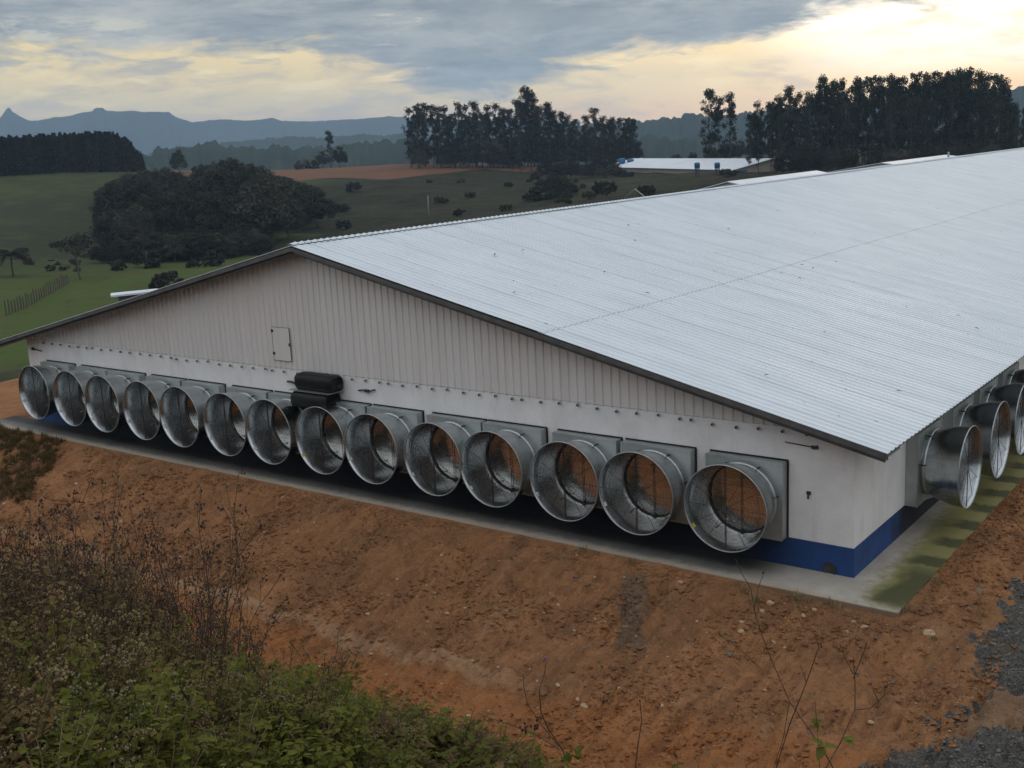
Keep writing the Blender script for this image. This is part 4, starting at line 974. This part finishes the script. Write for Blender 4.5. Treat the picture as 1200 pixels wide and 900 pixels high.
# little shed under the near ridge
p = at(744, 232, 150); z = hz(p[0], p[1]); s_ = empty('shed', (p[0], p[1], p[2]-1.6), .5, 'small weathered wooden shed behind the near ridge', 'shed')
MB().box((-1.0, -.8, -3), (1.0, .8, 1.7)).build('wall', M['wood'], s_)
for sd in (-1, 1):
    v = [(x, y, zz+dz) for dz in (0, .07) for x, zz in ((0, 2.75), (sd*1.35, 1.60)) for y in (-1.1, 1.1)]
    MB().add(v, [(0, 2, 3, 1), (4, 5, 7, 6), (0, 1, 5, 4), (2, 6, 7, 3), (0, 4, 6, 2), (1, 3, 7, 5)]).build('roof', M['soffit'], s_)
# low white-roofed lean-to behind the gable (left)
a_ = at(130, 347.5, 70); b_ = at(185, 338, 70); z = hz(a_[0], a_[1]); L = np.linalg.norm(b_[:2]-a_[:2])
s_ = empty('lean_to_shed', (a_[0], a_[1], z), math.atan2(b_[1]-a_[1], b_[0]-a_[0]), 'low shed with a white flat roof behind the left roof edge', 'shed')
ht = a_[2]-z
MB().add([(0, -.4, ht), (L, -.4, ht+.05), (L, .5, ht+.08), (0, .5, ht+.03), (0, -.4, ht+.10), (L, -.4, ht+.15), (L, .5, ht+.20), (0, .5, ht+.15)], [(3, 2, 1, 0), (4, 5, 6, 7), (0, 1, 5, 4), (1, 2, 6, 5), (2, 3, 7, 6), (3, 0, 4, 7)]).build('roof', M['farroof'], s_)
MB().box((.4, .1, -.5), (L, .4, ht-.02)).build('wall', M['soffit'], s_)
# fence in the pasture
A = at(8, 372, 124); B = at(80, 334, 152); t = empty('pasture_fence', (A[0], A[1], hz(A[0], A[1])), 0, 'old wooden post fence crossing the green pasture', 'fence')
tp = []
for k in range(26):
    f = k/25; x, y = A[0]+(B[0]-A[0])*f, A[1]+(B[1]-A[1])*f; z = hz(x, y)-hz(A[0], A[1]); q = random.uniform(-.05, .05); hh_ = random.uniform(1.2, 1.7)
    MB().tube([(x-A[0], y-A[1], z-.3), (x-A[0]+q, y-A[1], z+hh_)], [.09, .07], 6).build('post', M['wood'], t); tp.append((x-A[0], y-A[1], z+.9))
mb = MB()
for dz in (0, -.35): mb.tube([(a, b, c+dz) for a, b, c in tp], .012, 3)
mb.build('wire', M['wire'], t)
# poles
def pole(px, py0, D, h, r, label, mt='wood', arm=False):
    p = at(px, py0, D); z = hz(p[0], p[1]); t = empty('utility_pole' if arm else 'wooden_pole', (p[0], p[1], z), 0, label, 'pole')
    top = p[2]-z
    MB().tube([(0, 0, -.5), (.05, 0, top)], [r*1.2, r], 8).build('shaft', M[mt], t, True)
    if arm: MB().box((-.7, -.06, top-.5), (.7, .06, top-.38)).build('crossarm', M[mt], t)
pole(501, 229, 215, 0, .07, 'thin pale pole standing on the rough slope', 'pvc')
pole(1111, 178, 135, 0, .12, 'short pale post showing above the far ridge', 'pvc')

# ------------------------------------------------------------------ stones on the clay
def stone(seed, s):
    g = np.random.default_rng(seed); import bmesh
    bm = bmesh.new(); bmesh.ops.create_icosphere(bm, subdivisions=2, radius=1)
    ax = np.array([1, g.uniform(.6, .9), g.uniform(.45, .7)]); pl = [(lambda n: n/np.linalg.norm(n))(g.normal(size=3)) for _ in range(7)]
    for v in bm.verts:
        c = np.array(v.co)
        for n in pl:
            d = c@n
            if d > .72: c = c-n*(d-.72)
        v.co = c*ax*(1+.05*g.normal())
    me = bpy.data.meshes.new('stone'); bm.to_mesh(me); bm.free(); me.materials.append(M['stone'] if seed % 3 else M['greystone'])
    return me
SM = [stone(i, 1) for i in range(8)]
def put_stone(x, y, s, label, group=None, k=None):
    me = SM[random.randrange(8) if k is None else k]; o = bpy.data.objects.new('stone', me); col.objects.link(o); o.location = (x, y, hz(x, y)+s*.18); o.scale = (s,)*3
    o.rotation_euler = (random.uniform(-.3, .3), random.uniform(-.3, .3), random.uniform(0, 6.28)); tag(o, label, 'stone', group)
for (px, py, s, lb) in [(869, 741, .085, 'tan stone, lower of the pair left of the dry twigs'), (868, 729, .075, 'tan stone, upper of the pair left of the dry twigs'), (903, 719, .08, 'tan stone below the apron edge, near the nearest fan'), (893, 718, .06, 'smaller tan stone just left of a larger one below the apron'),
                       (906, 757, .05, 'small pale stone right of the dry twigs'), (941, 719, .06, 'pale stone in a weedy patch below the apron'), (1088, 750, .12, 'rounded stone beside the small gully near the apron corner'), (1147, 683, .12, 'grey stone on the mound near the gravel'),
                       (1000, 730, .05, 'small stone below the apron corner'), (1012, 735, .08, 'reddish flat stone below the apron corner'), (1020, 850, .06, 'small stone near the gravel bottom right')]:
    p = onz(px, py, -.15); z = hz(p[0], p[1]); p = onz(px, py, z); put_stone(p[0], p[1], s, lb, k=(0 if 'grey' in lb else random.choice([1, 2, 4, 5])))
n_ = 0
while n_ < 230:
    x = random.uniform(-24, 2.4); y = random.uniform(-7.2, -1.4)
    q = proj([[x, y, hz(x, y)]])[0]
    if not (0 < q[0] < 1210 and 480 < q[1] < 905): continue
    s = min(.018+abs(random.gauss(0, .022))+(.02 if random.random() < .1 else 0), .085)
    put_stone(x, y, s, 'small stone lying loose on the orange clay slope', 'loose stones on the clay'); n_ += 1
# gravel and clods as uncountable stuff
def scatter(name, fn, n, smin, smax, mat, seed):
    g = np.random.default_rng(seed); P = fn(g, n); n = len(P); z = height(P[:, 0], P[:, 1])
    base = np.array([[0, 0, 1], [1, 0, 0], [0, 1, 0], [-1, 0, 0], [0, -1, 0], [0, 0, -1]], float); fb_ = np.array([[0, 1, 2], [0, 2, 3], [0, 3, 4], [0, 4, 1], [5, 2, 1], [5, 3, 2], [5, 4, 3], [5, 1, 4]])
    s = smin+(smax-smin)*g.random(n)**2.5; rr = g.random(n)*6.28
    B_ = base[None]*(1+.35*g.normal(size=(n, 6, 1)))*s[:, None, None]; B_[:, :, 2] *= .7
    c, si = np.cos(rr)[:, None], np.sin(rr)[:, None]; X = B_[:, :, 0]*c-B_[:, :, 1]*si; Y = B_[:, :, 0]*si+B_[:, :, 1]*c
    V_ = np.stack([X+P[:, 0:1], Y+P[:, 1:2], B_[:, :, 2]+z[:, None]+s[:, None]*.2], -1).reshape(-1, 3)
    F_ = (fb_[None]+6*np.arange(n)[:, None, None]).reshape(-1, 3)
    o = npmesh(name, V_, F_, mat); tag(o, 'loose '+name.replace('_', ' ')+' spread over the ground', name.split('_')[-1], kind='stuff')
def clod_pts(g, n):
    x = g.uniform(-26, 3.2, n*3); y = -1.25-g.random(n*3)*6.6; k = fbm(x*.9, y*.9, 3) > -.05+g.normal(size=n*3)*.12; return np.c_[x, y][k][:n]
scatter('clay_clods', clod_pts, 34000, .008, .062, M['dirt'], 1)
scatter('tan_pebbles', clod_pts, 7000, .005, .020, M['stone'], 2)
def road_pts(g, n):
    x = g.uniform(1.6, 7, n*3); y = g.uniform(-9, 14, n*3); wb = fbm(x*1.2, y*1.2, 4, .6)*.55+fbm(x*7, y*7, 2)*.25; gl_ = -5.9+(x-2.2)*1.35
    ok = ((x > 2.50+wb*1.4-.02*y+.4*sst(-y, 1.2, 2.6)) & ~((y < -3.9+wb*.8+(x-3.0)*2.4) & (y > gl_+wb*.5))) | ((x > 1.6+wb) & (y < gl_+.1+wb*.5)) | ((x > 1.9) & (y < 0) & (g.random(len(x)) < .16)); return np.c_[x, y][ok][:n]
scatter('crushed_gravel', road_pts, 30000, .008, .032, M['greystone'], 3)
def berm_pts(g, n): return np.c_[g.uniform(1.25, 2.5, n), g.uniform(-1., 14, n)]
scatter('berm_rubble', berm_pts, 5000, .008, .07, M['dirt'], 4)

# ------------------------------------------------------------------ foreground weeds
def leafV(p, d, up, L, Wd_):
    """one broad pointed leaf of six faces with a fold"""
    d = d.normalized(); s = d.cross(up).normalized(); n = s.cross(d)
    a = p; pts = [a, a+d*L*.3+s*Wd_*.5+n*Wd_*.12, a+d*L*.3-s*Wd_*.5+n*Wd_*.12, a+d*L*.42-n*0, a+d*L*.72+s*Wd_*.3-n*L*.05, a+d*L*.72-s*Wd_*.3-n*L*.05, a+d*L-n*L*.18]
    return pts, [(0, 1, 3), (0, 3, 2), (1, 4, 3), (2, 3, 5), (3, 4, 6), (3, 6, 5)]
def weed_proto(name, H, seed, leaf, stemm, nst, nl, LS, heads=None, spread=.35):
    g = random.Random(seed); t = empty(name, (0, 0, 0)); st = MB(); lf = MB(); hd = MB()
    for i in range(nst):
        a = g.uniform(0, 6.28); h = H*g.uniform(.6, 1.05); sp_ = spread*H*g.uniform(.3, 1); pts = [Vector((g.uniform(-.05, .05), g.uniform(-.05, .05), -.12))]
        for k in range(1, 7):
            f = k/6; pts.append(Vector((math.cos(a)*sp_*f**1.4+g.uniform(-.015, .015)*H, math.sin(a)*sp_*f**1.4+g.uniform(-.015, .015)*H, h*f*(1-.08*f))))
        st.tube(pts, [.006*(1-.12*k) for k in range(7)], 4)
        for k in range(nl):
            f = g.uniform(.15, 1)*5.99; i0 = int(f); p = pts[i0].lerp(pts[i0+1], f-i0); b = g.uniform(0, 6.28); d = Vector((math.cos(b), math.sin(b), g.uniform(-.3, .55)))
            L_ = LS*g.uniform(.5, 1.2)*(1.1-.45*f/6); v, f_ = leafV(p+d*L_*.25, d, Vector((g.uniform(-.3, .3), g.uniform(-.3, .3), 1)), L_, L_*g.uniform(.5, .75)); lf.add(v, f_); st.tube([p, p+d*L_*.27], .002, 3, False)
        nb = g.randrange(1, 4) if heads else 0
        for k in range(nb+(1 if heads else 0)):
            f = g.uniform(3., 5.9) if k else 5.999; i0 = int(f); p = pts[i0].lerp(pts[i0+1], f-i0); b = g.uniform(0, 6.28); e = p+Vector((math.cos(b)*.10, math.sin(b)*.10, g.uniform(.06, .2)))*(H*.7 if k else .3)
            st.tube([p, p.lerp(e, .5)+Vector((0, 0, -.01)), e], .003, 3)
            for q in range(g.randrange(3, 8)):
                c = e+Vector((g.uniform(-.03, .03), g.uniform(-.03, .03), g.uniform(-.04, .02))); r_ = g.uniform(.004, .010)
                hd.add([c+Vector((r_, 0, 0)), c+Vector((-r_, 0, 0)), c+Vector((0, r_, 0)), c+Vector((0, -r_, 0)), c+Vector((0, 0, r_*1.3)), c+Vector((0, 0, -r_*1.5))], [(0, 2, 4), (2, 1, 4), (1, 3, 4), (3, 0, 4), (2, 0, 5), (1, 2, 5), (3, 1, 5), (0, 3, 5)])
    st.build('stem', stemm, t)
    if nl: lf.build('foliage', leaf, t)
    if heads: tag(hd.build('flower_heads', heads, t), kind='stuff')
    return t
GW = [weed_proto('leafy_weed', .75, 10+i, M['weed'], M['straw'] if i % 2 else M['weed'], 10, 20, .105, M['fluff'] if i == 4 else None, .42) for i in range(5)]
OW = [weed_proto('withered_weed', .95, 30+i, M['weedolive'], M['dry'], 9, 16, .065, M['seed'] if i == 1 else (M['straw'] if i == 3 else None), .35) for i in range(4)]
DW = [weed_proto('dry_stalk', 1.9, 50+i, M['weedolive'] if i % 2 else M['seed'], M['dry'], 5, 12, .055, M['seed'], .20) for i in range(4)]
cnt = {'g': 0, 'o': 0, 'd': 0}
def put_weed(protos, x, y, s, label, group, wz=1.):
    s *= min(1., .55+.45*max(0, math.hypot(x-CP[0], y-CP[1])-5)/5)
    r = random.choice(protos)
    if r.name in USED: o = dup(r, (0, 0, 0))
    else: o = r; USED.add(r.name)
    o.location = (x, y, hz(x, y)-.02); o.rotation_euler = (random.uniform(-.12, .12), random.uniform(-.12, .12), random.uniform(0, 6.28)); o.scale = (s, s, s*wz)
    tag(o, label, 'weed', group)
    return o
bx = [0, 60, 110, 200, 240, 330, 420, 500, 570, 640]; by = [625, 660, 680, 708, 735, 765, 812, 850, 878, 905]
tries = 0
while min(cnt['g']-290, 0)+min(cnt['o']-290, 0) < 0 and tries < 60000:
    tries += 1
    x = random.uniform(-14, 6.); y = random.uniform(-18.6, -7.6); z = hz(x, y)
    q = proj([[x, y, z]])[0]; dep = q[2]
    if not (-90 < q[0] < 700 and q[1] < 1010): continue
    lim = np.interp(q[0], bx, by)
    if q[1]-FPX*.45/dep < lim-6: continue
    if dep < 3.8: continue
    green = q[0] > 225+random.gauss(0, 70) or random.random() < .22
    if q[0] < 260 and q[1] > 860 and random.random() < .35: green = True
    if green and cnt['g'] < 290: put_weed(GW, x, y, random.uniform(.55, 1.05), 'green leafy weed in the bank growth at the lower left', 'green weeds on the bank'); cnt['g'] += 1
    elif not green and cnt['o'] < 290: put_weed(OW, x, y, random.uniform(.7, 1.2)+(.35 if q[0] < 170 else 0), 'withering olive brown weed in the bank growth at the left', 'withering weeds on the bank'); cnt['o'] += 1
for k in range(4000):
    if cnt['d'] >= 120: break
    x = random.uniform(-12, 1); y = random.uniform(-15.5, -8.4); q = proj([[x, y, hz(x, y)]])[0]
    if not (-30 < q[0] < 300 and 690 < q[1] < 960+0*q[0] and q[1] > np.interp(q[0], bx, by)-10): continue
    put_weed(DW, x, y, random.choice([random.uniform(.55, .95), random.uniform(1.0, 1.45)]), 'tall dry stalk with dark seed heads rising from the left bank', 'dry stalks on the bank'); cnt['d'] += 1
# fallen leaves on the roof
for k in range(26):
    x = random.uniform(-12, .3); y = random.uniform(.5, 22)
    z = EZ+slope*(OX-x)+.075; mb = MB(); a = random.uniform(0, 3.14); L = random.uniform(.04, .09); dx, dy = math.cos(a)*L, math.sin(a)*L
    mb.add([(-dx, -dy, dx*slope), (dy*.3, -dx*.3, .02), (dx, dy, -dx*slope+.01), (-dy*.3, dx*.3, .02)], [(0, 1, 2, 3)])
    o = mb.build('fallen_leaf', M['seed'], None, loc=(x, y, z)); tag(o, 'dry dark leaf lying on the white roof sheets', 'leaf', 'fallen leaves on the roof')
# tufts of grass: uncountable
def grass_stuff(name, pts, n, L, mat, label, seed):
    g = np.random.default_rng(seed); x, y = pts; k = g.integers(0, len(x), n); x = x[k]+g.normal(size=n)*.05; y = y[k]+g.normal(size=n)*.05; z = height(x, y)
    a = g.random(n)*6.28; l = L*(.4+.8*g.random(n)); w = .0035+.003*g.random(n); lean = g.random(n)*.7
    dx, dy = np.cos(a), np.sin(a); V_ = []
    p0 = np.stack([x, y, z-.02], 1); s = np.stack([-dy, dx, 0*a], 1)*w[:, None]; mid = p0+np.stack([dx*lean*l*.35, dy*lean*l*.35, l*.6], 1); tip = p0+np.stack([dx*lean*l, dy*lean*l, l*(1-.35*lean)], 1)
    V_ = np.stack([p0-s, p0+s, mid+s*.8, mid-s*.8, tip, tip+s*.1], 1).reshape(-1, 3); b = 6*np.arange(n)[:, None]
    F_ = np.concatenate([b+np.array([[0, 1, 2, 3]]), b+np.array([[3, 2, 5, 4]])]); o = npmesh(name, V_, F_, mat); tag(o, label, 'grass', kind='stuff')
gg = np.random.default_rng(8)
def clusters(n, cond, x0, x1, y0, y1, jit):
    xs, ys = [], []
    while len(xs) < n:
        x = gg.uniform(x0, x1); y = gg.uniform(y0, y1)
        if cond(x, y): xs.append(x); ys.append(y)
    return np.array(xs), np.array(ys)
def inveg(x, y):
    q = proj([[x, y, float(near_z(np.array([x]), np.array([y]))[0])]])[0]; return -60 < q[0] < 680 and q[1] > np.interp(q[0], bx, by)+4 and q[1] < 1000 and q[2] > 3
grass_stuff('bank_grass', clusters(900, inveg, -14, 6, -18.6, -7.7, .1), 20000, .17, M['weedolive'], 'dry tangled grass between the weeds on the bank', 1)
grass_stuff('bank_undergrowth', clusters(700, inveg, -14, 6, -18.6, -7.7, .1), 14000, .15, M['weed'], 'green undergrowth between the weeds on the bank', 2)
def inleft(x, y):
    q = proj([[x, y, float(near_z(np.array([x]), np.array([y]))[0])]])[0]; return -10 < q[0] < 75-abs(q[1]-520)*.6 and 488 < q[1] < 590
grass_stuff('edge_grass', clusters(300, inleft, -32, -18, -9, -1.2, .1), 16000, .22, M['weedolive'], 'dark grass patch by the left end of the apron', 3)
def edge_pts(x, y): return gg.random() < .5
grass_stuff('dry_tufts', (np.array([-.6, -.5, -.3, 0., .2, -4., -5.2, -1.5, -1.2, 1.3, 1.4]), np.array([-1.3, -1.35, -1.3, -1.28, -1.35, -1.35, -1.3, -1.5, -1.7, -.9, .4])), 420, .22, M['straw'], 'thin dry grass tufts along the apron edge', 4)
_x = gg.uniform(-22, 2, 46); _y = gg.uniform(-6.8, -1.4, 46)
grass_stuff('clay_sprouts', (_x, _y), 620, .11, M['weed'], 'thin green sprouts on the bare clay', 6)
def tuft(px, py, z): p = onz(px, py, z); return p[0], p[1]
tl = [tuft(px, py, .2) for px, py in [(700, 905), (680, 900), (560, 890), (590, 900), (610, 880), (720, 912), (650, 905), (580, 880)]]
grass_stuff('toe_grass', (np.array([a[0] for a in tl]), np.array([a[1] for a in tl])), 1800, .38, M['straw'], 'straw coloured grass tufts at the foot of the bank', 5)
# bare twigs standing on the bank in front of the slope
def twig(lines, D, label, mat='dry', buds=(), r=.006, leaves_=()):
    base = at(*lines[0][0], D); g = hz(base[0], base[1]); t = empty('bare_twig', (base[0], base[1], g), 0, label, 'twig')
    mb = MB()
    for j, ln in enumerate(lines):
        pts = [at(px, py, D+.25*math.sin(px*.05+j)) for px, py in ln]
        if j == 0: pts = [np.array([base[0], base[1], g-.05])]+pts
        mb.tube([(p[0]-base[0], p[1]-base[1], p[2]-g) for p in pts], [r*(1.3 if j == 0 else .8)*(1-.6*i/(len(pts))) for i in range(len(pts))], 5)
    mb.build('stem', M[mat], t)
    for mt, bl in buds:
        hb = MB()
        for px, py, s in bl:
            p = at(px, py, D+.25*math.sin(px*.05)); c = Vector(p)-Vector((base[0], base[1], g))
            for q in range(7):
                e = c+Vector((random.gauss(0, s), random.gauss(0, s), random.gauss(0, s*1.2))); r_ = s*.8
                hb.add([e+Vector((r_, 0, 0)), e+Vector((-r_, 0, 0)), e+Vector((0, r_, 0)), e+Vector((0, -r_, 0)), e+Vector((0, 0, r_*1.4)), e+Vector((0, 0, -r_*1.4))], [(0, 2, 4), (2, 1, 4), (1, 3, 4), (3, 0, 4), (2, 0, 5), (1, 2, 5), (3, 1, 5), (0, 3, 5)])
        tag(hb.build('bud', M[mt], t), kind='stuff')
    if leaves_:
        for px, py, L_ in leaves_:
            lf = MB()
            p = Vector(at(px, py, D))-Vector((base[0], base[1], g))
            for q in range(3): v, f_ = leafV(p, Vector((random.uniform(-1, 1), random.uniform(-1, 1), random.uniform(-.2, .4))), Vector((0, 0, 1)), L_, L_*.8); lf.add(v, f_)
            tag(lf.build('leaf', M['weed'], t), kind='stuff')
    return t
twig([[(985, 915), (965, 880), (945, 850), (925, 822), (905, 775), (893, 745), (884, 715), (880, 690)], [(884, 715), (888, 690), (895, 672)], [(880, 690), (868, 670), (862, 655)], [(893, 785), (870, 763), (846, 745), (838, 742)], [(925, 822), (918, 865), (905, 905)]], 10.5, 'tall forked bare twig with a crossing shoot below the nearest fan', buds=(('seed', [(895, 671, .008)]),))
twig([[(908, 905), (925, 850), (945, 800), (960, 757)], [(945, 800), (938, 780)]], 10.2, 'straight bare twig leaning right across the forked one', buds=(('seed', [(960, 757, .010)]),))
twig([[(965, 905), (985, 870), (1002, 832), (1002, 800), (1000, 770)], [(1002, 832), (1020, 830), (1036, 815), (1040, 800)], [(1000, 790), (990, 770), (984, 755)], [(1000, 795), (1012, 765), (1016, 752)], [(1030, 823), (1024, 810), (1020, 800)]], 9.6, 'branched bare twig with curled side shoots near the gravel', buds=(('seed', [(1020, 802, .008)]),), leaves_=((966, 875, .14), (990, 868, .10)))
twig([[(744, 905), (748, 870), (752, 845), (750, 822)]], 9.5, 'short single bare twig at the bottom middle', buds=(('seed', [(750, 822, .007)]),))
twig([[(668, 905), (660, 880), (643, 855), (634, 835), (632, 808), (638, 790), (640, 775)], [(655, 875), (635, 850), (618, 825), (614, 805), (613, 790)], [(655, 878), (630, 862), (600, 850), (575, 842), (560, 836)]], 9.0, 'reddish weed stem with a purple bud at the bottom middle', buds=(('pink', [(638, 772, .012)]), ('seed', [(615, 853, .016), (628, 850, .018), (586, 845, .010), (600, 838, .008), (586, 828, .006)])), leaves_=((675, 885, .11), (668, 893, .10)))
for (px, py, D) in [(955, 815, 9.8), (790, 868, 9.6), (815, 885, 9.6), (833, 890, 9.6)]:
    twig([[(px+6, 910), (px+3, (py+905)/2), (px, py+4)]], D, {955: 'small green weed with a white flower cluster near the gravel', 790: 'small white flowering weed at the bottom, left one', 815: 'small white flowering weed at the bottom, middle one', 833: 'small white flowering weed at the bottom, right one'}[px], mat='weed', r=.003, buds=(('fluff', [(px+random.uniform(-12, 12), py+random.uniform(-4, 8), .007) for _ in range(5 if px == 955 else 2)]),), leaves_=((px, py+35, .08), (px+4, py+28, .07)))

NW = [weed_proto('low_weed', .38, 80+i, M['weedolive'] if i % 2 else M['weed'], M['dry'], 8, 15, .085, None, .6) for i in range(4)]
kk = 0
while kk < 290:
    x = random.uniform(-9, 5.6); y = random.uniform(-18., -8.); q = proj([[x, y, hz(x, y)]])[0]
    if not (-60 < q[0] < 640 and 790 < q[1] < 1000 and 3.5 < q[2] < 13.5 and q[1] > np.interp(q[0], bx, by)): continue
    put_weed(NW, x, y, random.uniform(.8, 1.6), 'low spreading weed filling the bank at the bottom left', 'low weeds on the bank'); kk += 1
def ground_hit(px, py):
    d = ray(px, py); d = d/np.linalg.norm(d); t = np.arange(2.5, 30, .12); P = CP+d[None]*t[:, None]; z = height(P[:, 0], P[:, 1]); k = np.nonzero(P[:, 2] < z)[0]
    return P[k[0]] if len(k) else None
for k in range(150):
    px, py = random.uniform(-30, 400), random.uniform(862, 1010); q = ground_hit(px, py)
    if q is None: continue
    put_weed(GW if random.random() < .4 and px > 60 else (NW if random.random() < .7 else OW), q[0], q[1], random.uniform(.8, 1.3), 'weed at the very foot of the picture on the bank, bottom left', 'nearest weeds on the bank')
# prototypes that found no place are removed
for r in EUC+PIN+BRD+BSH+EUCG+UMB+MID+GW+OW+DW+NW+SHR:
    if r.name not in USED:
        for c in list(r.children): bpy.data.objects.remove(c)
        bpy.data.objects.remove(r)
